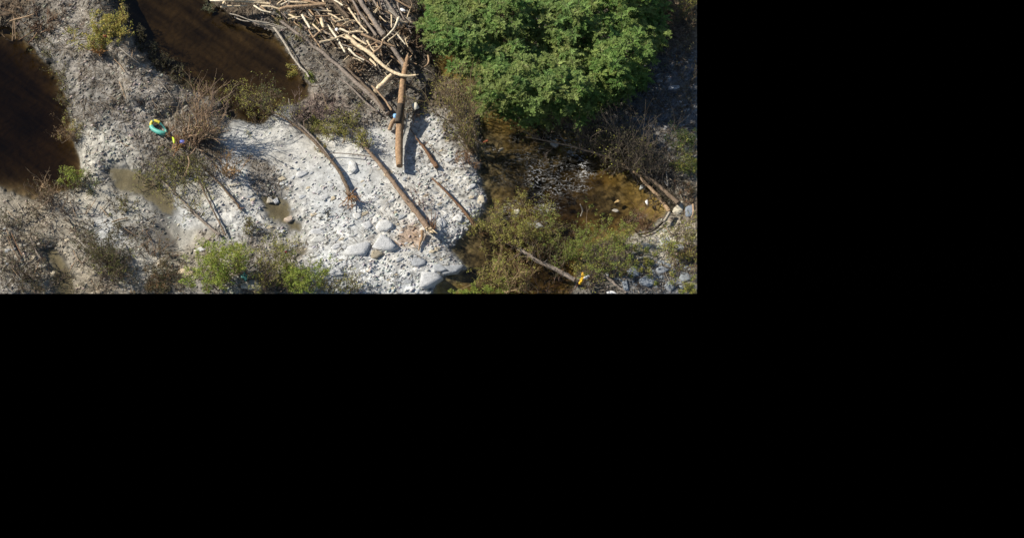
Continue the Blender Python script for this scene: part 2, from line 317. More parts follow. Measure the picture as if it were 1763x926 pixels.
# ------------------------------------------------------------------ the setting
def grid_obj(name, V, mask, cols, m, extra=None):
    ny, nx = V.shape[:2]; idx = np.arange(ny * nx).reshape(ny, nx)
    q = np.stack([idx[:-1, :-1], idx[1:, :-1], idx[1:, 1:], idx[:-1, 1:]], -1)[mask].reshape(-1, 4)
    mb = MB(); mb.v = [V.reshape(-1, 3)]; mb.c = [cols.reshape(-1, 3)]; mb.f4 = [q]; mb.n = ny * nx
    if extra is not None: mb.extra = extra
    o = mb.build(name, m, clip=False, smooth=True); o['kind'] = 'structure'
    return o
VG = P(GX, GY, HH)
quad = lambda a: (a[:-1, :-1] + a[1:, :-1] + a[1:, 1:] + a[:-1, 1:]) / 4
Cc = np.stack([CR, CG, CB], -1)
X, Y = WX, WY
# patches of twigs and dark soil, blue-grey slate tones, damp margins
n1 = fbm(X / 1.1, Y / 1.1, 101, 4); n2 = fbm(X / .35, Y / .35, 102, 3); n3 = fbm(X / 4, Y / 4, 103, 3)
f1, f2, cid = worley((X * .8 + Y * .6) / .75, (-X * .6 + Y * .8) / .42, 3)
n4 = fbm(X / .14, Y / .14, 104, 2)
k = 1 + (n4 - .5) * .7 * (.4 + RO) + (n2 - .5) * .9 * (.3 + RO) + (n1 - .5) * .6 * (.3 + RO) + (cid - .5) * .22
soil = np.clip((n1 - .60) * 7, 0, 1) * np.clip(RO, 0, 1) * np.clip((.5 - Cc[..., 0]) * 5 , .12, 1)
Cl = Cc * np.clip(k, .25, 1.6)[..., None]
Cl = Cl * (1 - .6 * soil[..., None]) + np.array([.11,.085,.055]) * .6 * soil[..., None]
warm = np.clip((n3 - .5) * 1.2 + .5, 0, 1)[..., None]; Cl *= (1 - warm) * np.array([.96, 1.0, 1.06]) + warm * np.array([1.05, 1.0, .92])
damp = np.exp(-np.maximum(-DD, 0) / .25)[..., None] * (1 - .0); Cl *= 1 - .55 * damp
wet = np.clip(1 - np.hypot((GX - 290) / 24, (GY - 398) / 48), 0, 1) ** .5; wet = np.maximum(wet, np.clip(1 - np.hypot((GX - 480) / 40, (GY - 330) / 40), 0, 1) * .6)
Cl *= (1 - .5 * np.clip(wet * 1.6, 0, 1) * (.7 + .3 * n2))[..., None]
# river bed
b1 = fbm(X / .8, Y / .8, 201, 4); b2 = fbm(X / 2.5, Y / 2.5, 202, 3); w1, w2_, wid = worley(X / .45, Y / .38, 77)
c1, c2, cidd = worley(X / .26, Y / .22, 78)
bed = np.array([.27,.225,.12]) * np.clip(.25 + .9 * b1 + .7 * (wid - .5) + .55 * (cidd - .5) - .4 * np.exp(-(c2 - c1) * 9), .1, 2)[..., None]
amb = np.clip((b2 - .5) * 6, 0, 1)[..., None]; bed = bed * (1 - amb * .5) + np.array([.52,.38,.11]) * amb * .5 * (.6 + .8 * cidd)[..., None]
silt = np.array([.17,.148,.09]) * (.8 + .4 * b1)[..., None]
st = fbm((X * .75 - Y * .66) / 3.2, (X * .66 + Y * .75) / .55, 205, 4); deep = np.array([.27,.225,.15]) * np.clip(.1 + 1.0 * b2 + 1.3 * (st - .42), .12, 2)[..., None]; bed = np.where((KK < 2)[..., None], deep, bed)
bed = np.where((KK >= 3)[..., None], silt, bed)
allm = np.ones((len(gy) - 1, len(gx) - 1), bool); under = quad((DD > 0).astype(float)) > .5
blend = np.clip(DD / .2, 0, 1)[..., None]
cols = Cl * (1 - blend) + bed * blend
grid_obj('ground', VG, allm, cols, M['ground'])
# water sheets
FO = [(985,252,26,9,.9),(962,240,26,8,1.0),(925,300,22,26,.8),(948,330,30,16,.6),(1003,290,10,26,1.1),(992,262,22,10,1),(1005,300,22,8,.9),(925,255,20,8,.5),(998,325,22,8,.8),(925,386,22,6,1.4),(940,360,28,16,.7),(880,360,30,20,.5),(1105,375,14,8,.6),(845,262,20,12,.5),(880,240,20,10,.35),(860,300,20,30,.3),(975,315,30,20,.6),(905,270,40,22,.4),(1000,200,40,20,.4),(950,300,60,50,.45),(870,290,40,50,.25)]
foam = np.zeros(GX.shape)
for (fx, fy, sx, sy, a) in FO: foam = np.maximum(foam, a * np.exp(-((GX - fx) / sx) ** 2 - ((GY - fy) / sy) ** 2) * 1.15)
names = {0: ('pool_water', 'water_pool'), 1: ('pool_water', 'water_pool'), 2: ('river_water', 'water_river')}
for kk in range(7):
    msk = (quad(((KK == kk) & (HH < .03)).astype(float)) > 0)
    if not msk.any(): continue
    nm, mm = names.get(kk, ('puddle_water', 'water_pool'))
    z = np.zeros(GX.shape)
    if kk == 2: z = np.clip(foam, 0, 1) * .10 * (fbm(X / .5, Y / .5, 301, 3) - .2)
    o = grid_obj(nm, P(GX, GY, z), msk, np.stack([foam * (kk == 2), np.maximum(-HH, 0), foam], -1), M[mm])
    a = o.data.attributes.new('foam', 'FLOAT', 'POINT'); t = np.empty(len(o.data.vertices) * 4, np.float32); o.data.attributes['tint'].data.foreach_get('color', t); a.data.foreach_set('value', t[::4].copy())
    a = o.data.attributes.new('absorb', 'FLOAT_COLOR', 'POINT'); dd_ = t[1::4][:, None]; a.data.foreach_set('color', np.concatenate([np.exp(-dd_ * 1.35 * np.array([[.90, 1.03, 1.28]])), np.ones((len(dd_), 1))], 1).astype(np.float32).ravel())

# ------------------------------------------------------------------ rocks and stones
import bmesh
def ico(sub):
    bm = bmesh.new(); bmesh.ops.create_icosphere(bm, subdivisions=sub, radius=1); v = np.array([q.co[:] for q in bm.verts]); f = np.array([[q.index for q in t.verts] for t in bm.faces]); bm.free(); return v, f
IC1, IC2, IC3 = ico(1), ico(2), ico(3)
def slab(rx, ry, rz, ang, sub=2, seed=None):
    r = np.random.default_rng(seed); n = int(r.integers(4, 7)) if sub < 3 else int(r.integers(5, 8)); a = np.sort((np.arange(n) + r.random() + r.uniform(-.4, .4, n)) * 2 * math.pi / n)
    ra = r.uniform(.7, 1.15, n); base = np.stack([np.cos(a) * ra, np.sin(a) * ra], -1); base /= np.abs(base).max(0)
    tl = (r.random(2) - .5) * .7; rings = []
    for sc, z, j in ((1.08, -.9, .02), (1.02, .20, .04), (.93, .50, .04), (.5, .56, .05)):
        q = base * sc * (1 + r.normal(size=(n, 1)) * j); zz = np.full(n, z) + (z > 0) * (q @ tl) * .5 + r.normal(size=n) * .05; rings.append(np.column_stack([q + r.normal(size=2) * j * .6, zz]))
    v = np.vstack(rings + [[[0, 0, .57]]]); f = []
    for k in range(3):
        for i in range(n):
            j = (i + 1) % n; f += [[k*n+i, k*n+j, (k+1)*n+j], [k*n+i, (k+1)*n+j, (k+1)*n+i]]
    f += [[3*n+i, 3*n+(i+1) % n, 4*n] for i in range(n)]
    v = v * [rx, ry, rz]; c, s_ = math.cos(ang), math.sin(ang)
    return np.stack([v[:, 0] * c - v[:, 1] * s_, v[:, 0] * s_ + v[:, 1] * c, v[:, 2]], -1), np.array(f)
def rock(px, py, w, h, deg, tone, label, name='rock', group=None, hz=None, cat='rock', lift=0.0):
    """w,h full size in photo px, deg rotation in the picture"""
    a = math.radians(deg); rx = w / 50; ry = h / 50 / math.cos(TH) * 1.0
    wa = math.atan2(math.sin(a) / math.cos(TH), math.cos(a)); z = hz or min(rx, ry) * .48
    v, f = slab(rx * 1.04, ry * 1.04, z, wa, 3 if w > 22 else 2, int(px * 31 + py))
    b = at(px, py) + np.array([0, 0, z * .12 + lift]); mb = MB(); mb.add(v + b, f, tone); mb.v[0][:, 2] += 0
    return tag(mb.build(name, M['stone'], origin=b), label, cat, group)
LG=(.50,.505,.50); MG=(.36,.375,.385); WH=(.62,.615,.585); TN=(.50,.43,.31); DG=(.26,.27,.29); CRm=(.60,.53,.40)
big = [
 (618,431,52,24,18,LG,'long flat grey boulder at the left of the close pair in the lower gravel bar'),
 (665,420,44,24,-8,LG,'wide flat grey boulder just left of the reddish bark patch'),
 (648,438,24,14,15,(.33,.29,.21),'tan brown boulder throwing a shadow between two flat grey boulders'),
 (664,389,32,18,8,WH,'whitish oblong boulder above the pair of flat boulders'),
 (605,289,20,23,5,WH,'bright rounded white boulder standing alone on the upper gravel bar'),
 (738,483,46,26,8,LG,'large smooth grey boulder at the bottom tip of the gravel bar'),
 (778,463,44,15,12,MG,'long grey boulder lying half in the water at the bar tip'),
 (828,347,15,19,-15,CRm,'cream slab standing on edge beside the river margin'),
 (790,377,18,13,40,WH,'white block just left of the dark slanting log'),
 (760,384,18,16,30,LG,'grey block between the snapped trunk and the dark slanting log'),
 (632,389,18,14,20,LG,'small square grey block left of the whitish oblong boulder'),
 (646,379,11,11,10,WH,'little cube of white stone left of the oblong boulder'),
 (614,372,13,12,-30,WH,'white stone under the small root clump of the fallen tree'),
 (1172,358,20,24,-20,(.50,.46,.36),'cream boulder under the stranded trunks by the right river bank'),
 (1188,364,18,22,-10,(.22,.25,.29),'blue grey boulder behind the cream boulder on the right bank'),
 (278,451,17,10,25,CRm,'cream block with a sharp shadow in the brown scrub at lower left'),
 (322,470,34,20,10,(.55,.45,.31),'sandy yellow boulder left of the bright green bush'),
 (345,430,20,7,5,WH,'thin white slab on the gravel above the sandy boulder'),
 (405,468,34,20,-5,(.50,.42,.33),'pinkish boulder showing through the branches of the green bush'),
 (440,492,44,16,0,(.44,.42,.36),'grey boulder at the foot of the bush near the bottom edge'),
 (465,343,11,11,0,(.48,.44,.36),'round stone on the upper rim of the small brown puddle'),
 (463+3,344,5,4,0,WH,'tiny white pebble beside the puddle rim stone'),
 (477,345,13,8,35,LG,'pale stone sitting in the small brown puddle'),
 (498,377,18,10,20,(.46,.38,.30),'brownish stone between the two small puddles'),
 (547,400,30,12,10,LG,'flat grey slab right of the small brown puddle'),
 (548,413,36,12,12,(.5,.5,.47),'second flat slab below the one right of the puddle'),
 (520,300,22,9,12,LG,'pale slab on the bar left of the root clump tree'),
 (580,470,26,12,10,LG,'flat stone right of the green bush at the bottom'),
 (720,452,26,16,10,MG,'grey boulder below the bark patch'),
 (755,462,28,14,-20,MG,'grey slab just above the largest bar tip boulder'),
 (1112,425,26,14,10,(.46,.47,.45),'pale rock on the right bank above the green mat'),
 (1146,418,24,18,-30,(.45,.46,.44),'cracked pale rock on the right bank'),
 (1172,425,20,14,20,(.40,.41,.40),'grey rock right of the small upright shrub'),
 (1090,468,24,18,-20,(.25,.28,.31),'blue grey boulder leftmost in the bank rubble'),
 (1117,485,30,22,15,(.28,.31,.34),'largest blue grey boulder in the bank rubble'),
 (1078,492,20,16,40,(.26,.29,.32),'blue grey boulder at the foot of the bank rubble'),
 (1152,492,22,18,-10,(.25,.27,.29),'blue grey boulder near the bottom right corner'),
 (1140,466,22,14,10,(.24,.26,.28),'blue grey boulder behind the bank rubble'),
 (1180,478,20,16,30,(.22,.24,.25),'dark grey boulder at the right edge of the bank rubble'),
 (955,247,15,12,20,(.45,.42,.36),'pale rock with white water around it in the rapids'),
 (925,388,22,10,-5,(.52,.52,.50),'whitish rock showing between the riverside bushes'),
 (1063,347,11,5,20,(.52,.36,.16),'amber stone breaking the surface of the brown river'),
 (1060,362,12,6,-10,(.36,.33,.28),'grey brown stone under the river surface near the bush'),
 (1105,322,12,7,0,(.45,.47,.44),'pale stone at the river edge left of the stranded trunks'),
 (890,366,12,9,20,(.5,.47,.38),'pale stone under the leaves of the riverside bush'),
 (836,243,10,4,20,(.36,.12,.06),'red brown stone at the left shallows of the river'),
 (862,258,12,4,30,(.34,.30,.22),'narrow stone in the left shallows of the river'),
 (1160,150,20,10,0,(.36,.37,.38),'grey rock in the tree shade at the top right'),
 (1150,135,9,6,0,(.36,.37,.38),'small grey stone beside the shaded rock at the top right'),
]
for r_ in big: rock(*r_)
def in_poly(x, y, poly): return polysd(np.asarray(x, float), np.asarray(y, float), poly) > 0
BAR = [(500,300),(560,270),(640,250),(720,200),(770,230),(815,270),(830,330),(800,400),(760,440),(770,470),(730,505),(560,505),(530,440),(500,380),(480,330)]
def scatter_rocks(n, poly, smin, smax, tones, label, group, seed, minro=.3, name='stone', ang=(10, 35)):
    r = np.random.default_rng(seed); p = np.array(poly); x0, y0 = p.min(0); x1, y1 = p.max(0); done = 0; placed = [(b[0], b[1], b[2] / 2) for b in big]; tries = 0
    while done < n and tries < 6000:
        tries += 1; x = r.uniform(x0, x1); y = r.uniform(y0, y1); s = smin + (smax - smin) * r.random() ** 2.2
        if not in_poly([x], [y], poly)[0] or GD(x, y) > -.05 or GRO(x, y)[0] < minro * r.random() * 2: continue
        if x > XR - s or y > YB - s: continue
        if any(math.hypot(x - a, (y - b) * 1.2) < (c + s / 2) * .8 for a, b, c in placed): continue
        placed.append((x, y, s / 2)); t = np.array(tones[r.integers(len(tones))]) * (.85 + .3 * r.random())
        rock(x, y, s * 1.1, s * r.uniform(.25, .55), r.uniform(*ang), t, label, name, group); done += 1
scatter_rocks(190, BAR, 7, 19, [LG, MG, WH, LG, TN], 'flat pale stone among the many strewn over the white gravel bar', 'stones strewn on the white gravel bar', 5)
scatter_rocks(26, [(440,280),(500,290),(520,400),(545,460),(490,440),(420,330)], 7, 13, [LG, MG, TN], 'pale stone near the small brown puddle', 'stones around the small puddle', 6)
scatter_rocks(30, [(0,390),(120,400),(130,505),(0,505)], 8, 17, [TN, MG, (.45,.42,.36)], 'flat grey tan stone in the rubble at the lower left corner', 'stones in the lower left rubble', 8)
scatter_rocks(42, [(1060,455),(1110,450),(1200,440),(1200,505),(1060,505)], 8, 18, [(.24,.27,.30), (.28,.31,.33), (.2,.22,.24)], 'blue grey stone in the rubble by the lower right corner', 'stones in the lower right rubble', 9, minro=0, ang=(-40, 50))
scatter_rocks(16, [(1090,400),(1200,390),(1200,440),(1090,445)], 7, 14, [(.42,.43,.42), (.36,.34,.30)], 'pale angular stone on the right bank below the trunks', 'stones on the right bank', 10, minro=0)
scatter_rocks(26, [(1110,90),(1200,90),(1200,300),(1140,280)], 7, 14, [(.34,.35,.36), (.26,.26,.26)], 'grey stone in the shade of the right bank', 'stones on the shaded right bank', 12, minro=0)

# uncountable pebbles
def pebbles(n, box, name, label, size, seed, test, flat=.34):
    r = np.random.default_rng(seed); x = r.uniform(box[0], box[2], n); y = r.uniform(box[1], box[3], n)
    keep = test(x, y, r); x = x[keep]; y = y[keep]; m = len(x)
    b = at(x, y); ro, c = GRO(x, y)
    k5 = 5; nv = 10; f = np.array([[5,6,7],[5,7,8],[5,8,9]] + [t_ for i in range(5) for t_ in ([i, (i+1) % 5, 5+(i+1) % 5], [i, 5+(i+1) % 5, 5+i])])
    s = size[0] + (size[1] - size[0]) * r.random(m) ** 3.5
    asp = r.uniform(.25, .65, m); an = r.normal(.6, .38, m)
    th = (np.arange(5)[None] + r.uniform(-.38, .38, (m, 5))) * 2 * math.pi / 5; ra = r.uniform(.7, 1.2, (m, 5))
    lo = np.stack([np.cos(th) * ra, np.sin(th) * ra, np.full((m, 5), -1.0)], -1); up = lo * [.86, .86, 0]; up[..., 2] = .8 + (up[..., 0] * r.normal(size=(m, 1)) + up[..., 1] * r.normal(size=(m, 1))) * .7
    q = np.concatenate([lo, up], 1); q = q * np.stack([s, s * asp, s * flat * r.uniform(.6, 1.2, m)], -1)[:, None, :]
    ca, sa = np.cos(an)[:, None], np.sin(an)[:, None]
    q = np.stack([q[..., 0] * ca - q[..., 1] * sa, q[..., 0] * sa + q[..., 1] * ca, q[..., 2]], -1) + b[:, None, :]
    q[..., 2] += (s * flat * .3)[:, None]
    t = c * (1.0 + .9 * (r.random((m, 1)) - .42) * np.where(c[:, :1] < .35, 1.5, .55)) * (1 + .05 * r.normal(size=(m, 3))); t = np.clip(t, .03, .72)
    F_ = (f[None] + (np.arange(m) * nv)[:, None, None]).reshape(-1, 3)
    mb = MB(); mb.add(q.reshape(-1, 3), F_, np.repeat(t, nv, 0)); o = mb.build(name, M['stone']); o['kind'] = 'stuff'; tag(o, label, 'gravel')
pebbles(75000, (0, 0, XR, YB), 'gravel', 'loose slate chips and gravel covering the river bars and banks', (.030, .17), 3,
        lambda x, y, r: (GD(x, y) < -.02) & (r.random(len(x)) < np.clip(GRO(x, y)[0], .12, 1) * np.clip((fbm(x / 22, y / 22, 88, 3) - .34) * 5, .15, 1)))
# ------------------------------------------------------------------ woody things
def arc(p, n=4):                                             # smooth a polyline
    p = np.asarray(p, float)
    if len(p) < 3: return np.array([p[0] + (p[-1] - p[0]) * t for t in np.linspace(0, 1, 5)])
    out = []
    q = np.vstack([2 * p[0] - p[1], p, 2 * p[-1] - p[-2]])
    for i in range(1, len(q) - 2):
        for t in np.linspace(0, 1, n, endpoint=False):
            out.append(.5 * ((2 * q[i]) + (-q[i-1] + q[i+1]) * t + (2*q[i-1] - 5*q[i] + 4*q[i+1] - q[i+2]) * t*t + (-q[i-1] + 3*q[i] - 3*q[i+1] + q[i+2]) * t**3))
    out.append(q[-2]); return np.array(out)
def line(pts, z):
    """photo px polyline with height above ground (scalar or list), smoothed over the relief"""
    pts = np.array(pts, float); zz = np.broadcast_to(np.asarray(z, float), (len(pts),)); g = np.array([float(G(a, b)) for a, b in pts])
    g2 = np.linspace(g[0], g[-1], len(g)) * .4 + g * .6 if len(g) > 2 else g
    return P(pts[:, 0], pts[:, 1], g2 + zz)
def stick(pts, r, wood, label, name='driftwood_stick', cat='driftwood', group=None, z=.1, r1=None, k=7, snag=0):
    L = line(pts, z); q = arc(L); n = len(q); r = r / 25.0; r1 = r * .75 if r1 is None else r1 / 25.0
    q[1:-1] += rng.normal(size=(n - 2, 3)) * r * .08
    mb = MB(); mb.tube(q, np.linspace(r, r1, n), k, rough=.13)
    for e in range(int(snag)):                               # splinters and stubs
        i = rng.integers(1, n - 1); d = rng.normal(size=3) * .3; d[2] = abs(d[2]) * .6; t = q[min(i + 1, n - 1)] - q[i - 1]; t /= np.linalg.norm(t) + 1e-9
        mb.tube([q[i], q[i] + (d + t * .25) * (.5 + r * 2)], [r * .3, r * .08], 4)
    return tag(mb.build(name, M['wood_' + wood], origin=L[0]), label, cat, group)

TAPER = .62
def grow(mb, p, d, L, r, lvl, tips, col, wob=.25, nb=4, spread=.8, upb=.15, k=4):
    n = 5; pts = [p]; dd = d / (np.linalg.norm(d) + 1e-9)
    for i in range(n):
        dd = dd + rng.normal(size=3) * wob / 2 + np.array([0, 0, upb * .3]); dd /= np.linalg.norm(dd); pts.append(pts[-1] + dd * L / n)
    pts = np.array(pts); mb.tube(pts, np.linspace(r, r * .35, n + 1), k, col=np.array(col) * (.8 + .4 * rng.random()), cap=False)
    if lvl == 0: tips.append(pts[-1]); tips.append(pts[4]); tips.append((pts[4] + pts[5]) / 2 + .02)
    if lvl > 0:
        for b in range(nb):
            i = rng.integers(1, n + 1); q = rng.normal(size=3); q -= dd * (q @ dd); q /= np.linalg.norm(q) + 1e-9
            grow(mb, pts[i], dd + q * spread + np.array([0, 0, upb]), L * (.38 + .3 * rng.random()), r * .55, lvl - 1, tips, col, wob, max(2, nb - 1), spread, upb, 3)
GRN=[(.11,.17,.035),(.09,.14,.03),(.14,.19,.04)]; OLV=[(.32,.31,.065),(.25,.26,.055),(.38,.34,.08)]; YEL=[(.44,.34,.09),(.34,.33,.07),(.24,.25,.06)]; DKO=[(.07,.075,.03),(.10,.09,.04),(.12,.10,.05)]; LIM=[(.26,.33,.05),(.20,.27,.04),(.31,.33,.07)]
RUS=[(.22,.12,.05),(.18,.12,.06)]
def shrub(base, H, spread, stems, label, lean=(0, 0), leafcol=None, nleaf=0, lsize=.06, twig=(.20,.15,.10), r=.022, name='shrub', cat='shrub', group=None, lvl=2, nb=4, jit=.3, wob=.25, z0=0.0, splay=.5, leafname='foliage', upb=.15):
    r *= 1.25; nleaf = int(nleaf * (1.7 if leafcol and leafcol[0] in (LIM[0], YEL[0]) else 1.25 if leafcol and leafcol[0] == OLV[0] else 1.1)); lsize *= .92; b = at(*base, z0); t = thing(name, b, label, cat, group); mb = MB(); tips = []
    for s in range(stems):
        j = rng.normal(size=2) * jit; a = rng.uniform(0, 2 * math.pi); d = np.array([lean[0] + spread * math.cos(a) * rng.random() ** splay, lean[1] + spread * math.sin(a) * rng.random() ** splay, 1.0])
        if stems > 9: mb.tube([b + [0, 0, -.03], b + np.array([j[0], j[1], -.03])], [r, r * .7], 3, col=twig, cap=False)
        grow(mb, b + np.array([j[0], j[1], -.05]), d, H * (.6 + .5 * rng.random()) , r * (.7 + .6 * rng.random()), lvl, tips, twig, wob, nb, .75, upb)
        if stems <= 9: part(mb, 'stem', M['twig'], t); mb = MB()
    if stems > 9: part(mb, 'stems', M['twig'], t)
    if nleaf:
        tp = np.array(tips); idx = rng.integers(0, len(tp), nleaf); c = tp[idx] + rng.normal(size=(nleaf, 3)) * [.085, .085, .07]
        cc = np.array(leafcol)[rng.integers(0, len(leafcol), len(tp))][idx] * (.75 + .5 * rng.random((nleaf, 1)))
        ml = MB(); ml.leaves(c, lsize * (.6 + .8 * rng.random(nleaf)), cc); part(ml, leafname, M['leaf'], t)
    return t
def fallen_tree(pts, r0, r1, wood, label, z=.2, crown=None, roots=0, rootr=.5, name='fallen_tree', cat='fallen tree', group=None, branches=0, blen=1.0, tw=(.18,.14,.10), leafcol=None, nleaf=0, lsize=.06, bfrom=.5, broot=(.28,.16,.08), forward=1.0, bend=None, lvl=1):
    L = line(pts, z); q = arc(L); n = len(q); t = thing(name, L[0], label, cat, group)
    mb = MB(); q[1:-1] += rng.normal(size=(n - 2, 3)) * .012; mb.tube(q, np.linspace(r0 / 25, r1 / 25, n), 9, rough=.16); n_ = len(mb.v)
    for e in range(9):
        i = rng.integers(2, n - 2); d = rng.normal(size=3); d[2] = abs(d[2]); mb.tube([q[i], q[i] + d / np.linalg.norm(d) * rng.uniform(.15, .45)], [r1 / 25 * .5, .012], 4)
    part(mb, 'trunk', M['wood_' + wood], t)
    if roots:
        mr = MB(); ax = q[0] - q[1]; ax /= np.linalg.norm(ax)
        for i in range(roots):
            d = rng.normal(size=3); d[2] = abs(d[2]) * .6; d = d / np.linalg.norm(d) + ax * .7; grow(mr, q[0] - ax * .05, d, rootr * (.6 + .8 * rng.random()), r0 / 25 * .32, 1, [], broot, .5, 3, .9, 0, 4)
        part(mr, 'roots', M['twig'], t)
    if branches:
        mc = MB(); tips = []
        for i in range(branches):
            f_ = bfrom + (1 - bfrom) * rng.random(); j = min(int(f_ * (n - 1)), n - 2); ax = q[j + 1] - q[j]; ax /= np.linalg.norm(ax) + 1e-9
            d = rng.normal(size=3); d[2] = abs(d[2]) * .8; d = d / np.linalg.norm(d) * .8 + ax * forward
            grow(mc, q[j], d, blen * (.5 + .7 * rng.random()), max(r1 / 25 * .45, .014), lvl, tips, tw, .3, 4, .7, .05, 4)
        part(mc, 'branches', M['twig'], t)
        if nleaf:
            tp = np.array(tips); idx = rng.integers(0, len(tp), nleaf); c = tp[idx] + rng.normal(size=(nleaf, 3)) * .08
            cc = np.array(leafcol)[rng.integers(0, len(leafcol), len(tp))][idx] * (.75 + .5 * rng.random((nleaf, 1)))
            ml = MB(); ml.leaves(c, lsize * (.6 + .8 * rng.random(nleaf)), cc); part(ml, 'foliage', M['leaf'], t)
    return t

# --- single logs on the bar
L1 = [(688,286),(687,250),(689,205),(692,165),(694,140),(699,112),(703,96)]
t = thing('debarked_log', line(L1[:1], .55)[0], 'thick brown log sticking out of the jam over the white bar', 'log')
mb = MB(); q = arc(line(L1, [.55,.6,.75,1.0,1.2,1.35,1.45])); mb.tube(q, np.interp(np.linspace(0, 1, len(q)), [0,.1,.45,.8,1], [.22,.27,.26,.2,.13]), 12, rough=.05); part(mb, 'trunk', M['wood_orange'], t)
mb = MB()
for a, b, r in [((700,112),(691,100),.09), ((702,105),(709,96),.10), ((700,108),(703,92),.1), ((697,118),(704,112),.07)]:
    mb.tube(arc(line([a, b], [1.4, 1.6])), np.linspace(r, r * .4, 5), 6, rough=.2)
part(mb, 'splintered_end', M['wood_tan'], t)
mb = MB(); q2 = arc(line([(690,180),(688,195),(685,212)], [1.12,1.0,.88])); mb.tube(q2 + [0.0, 0, .03], [.24] * len(q2), 10, rough=.08); part(mb, 'dark_bark', M['wood_dark'], t)
stick([(596,62),(618,80),(637,92),(652,106),(668,119),(685,128),(700,131),(716,130)], 4, 'pale', 'long curved pale log with a pointed tip crossing in front of the jam', 'curved_log', 'log', z=[1.0,1.1,1.2,1.3,1.4,1.6,1.75,1.8], r1=2.2, k=10, snag=4)
stick([(646,158),(662,142),(678,127)], 5.2, 'pale', 'short thick pale split log wedged beside the big brown log', 'split_log', 'log', z=[.5,.7,.9], r1=4.6, k=8)
stick([(701,196),(700,212),(697,226),(693,238),(692,254)], 1.5, 'cream', 'slender whitish crooked stick lying along the big brown log', 'stick', 'stick', z=.5)
stick([(681,203),(675,212),(671,224)], 3.2, 'tan', 'short orange brown chunk leaning on the left side of the big brown log', 'log_stub', 'log', z=[.5,.4,.2], r1=3.6)
stick([(752,288),(744,276),(735,262),(726,250),(716,238)], 4.2, 'brown', 'short tapering brown snag on the bar right of the big brown log', 'snag', 'snag', z=.2, r1=1.2, snag=7)
stick([(760,268),(750,262),(738,250)], .8, 'grey', 'thin grey splinter beside the short brown snag', 'stick', 'stick', z=.1)
stick([(820,391),(806,373),(790,354),(768,330),(744,307)], 3.2, 'brown', 'slanting dark brown log on the bar edge near the cream slab', 'slanting_log', 'log', z=[.25,.25,.3,.35,.3], r1=1.6, snag=3)
stick([(818,384),(804,366),(788,347)], 1.4, 'silver', 'grey splinter lying beside the slanting dark brown log', 'stick', 'stick', z=.1)
stick([(706,222),(722,244),(738,262),(745,272)], .9, 'bark', 'thin dark branch between the big brown log and the short snag', 'branch', 'branch', z=.2)
fallen_tree([(738,394),(722,372),(703,348),(687,327),(668,302),(650,278),(636,262),(624,246)], 5.3, 2.4, 'trunk', 'fallen trunk with a snapped orange end slanting across the middle of the white bar', z=[.4,.4,.4,.4,.4,.45,.5,.5], branches=10, blen=.8, leafcol=OLV, nleaf=220, bfrom=.85, roots=0)
t = bpy.context.scene.objects['fallen_tree']
mb = MB()
for i in range(16):
    a = np.array([738, 394.]) + rng.normal(size=2) * 2.5; b = a + np.array([rng.uniform(-6, 14), rng.uniform(-3, 10)]); mb.tube(arc(line([a, b], [.45, .35 + .4 * rng.random()])), np.linspace(.10, .02, 5), 5, rough=.2)
part(mb, 'snapped_end', M['wood_pale'], t)
mb = MB()
for i in range(22):
    a = np.array([744, 392.]) + rng.normal(size=2) * 3; b = a + np.array([rng.uniform(-14, 10), rng.uniform(-45, -5)]) * rng.random(); mb.tube(arc(line([a, (a + b) / 2 + rng.normal(size=2) * 2, b], [.4, .6, .3])), np.linspace(.03, .01, 9), 4)
part(mb, 'torn_roots', M['wood_brown'], t)
# bark strip sheet hanging off it
stick([(727,397),(726,410),(723,420),(721,431)], 3.0, 'orange', 'hanging orange bark strip below the snapped end of the fallen trunk', 'bark_strip', 'bark', z=[.3,.2,.12,.08], r1=1.0)
for i in range(14):
    x = rng.uniform(682, 726); y = rng.uniform(385, 424); stick([(x, y), (x + rng.uniform(-9, 9), y + rng.uniform(-8, 8))], .7, ['brown', 'orange', 'tan'][i % 3], 'thin reddish bark shred in the patch left of the snapped trunk end', 'bark_shred', 'bark', 'bark shreds beside the snapped trunk', z=.05)
fallen_tree([(602,338),(597,322),(590,306),(580,289),(564,270),(546,250),(528,232),(508,216),(488,202),(466,192),(446,180),(428,170)], 3.5, 1.0, 'bark', 'long fallen tree with a fan of roots on the left half of the white bar', z=[.5,.4,.4,.5,.5,.6,.6,.6,.6,.7,.8,.9], roots=20, rootr=.75, branches=26, blen=1.5, leafcol=OLV, nleaf=500, bfrom=.62, lvl=2)
stick([(575,283),(560,262),(542,240),(524,222),(508,206),(500,190),(497,170)], 2.6, 'grey', 'second grey stem running beside the root fan tree up to the pool', 'fallen_sapling', 'fallen tree', z=[.4,.5,.5,.6,.7,.9,1.2], r1=.7, snag=8)
stick([(640,270),(610,266),(580,264),(560,265)], 1.0, 'grey', 'thin nearly level branch joining the two fallen trees on the bar', 'branch', 'branch', z=.35)
shrub((555,256), .35, .8, 10, 'yellow green tuft growing against the root fan tree', leafcol=[(.30,.22,.05),(.18,.19,.04)], nleaf=420, lsize=.045, lvl=1)
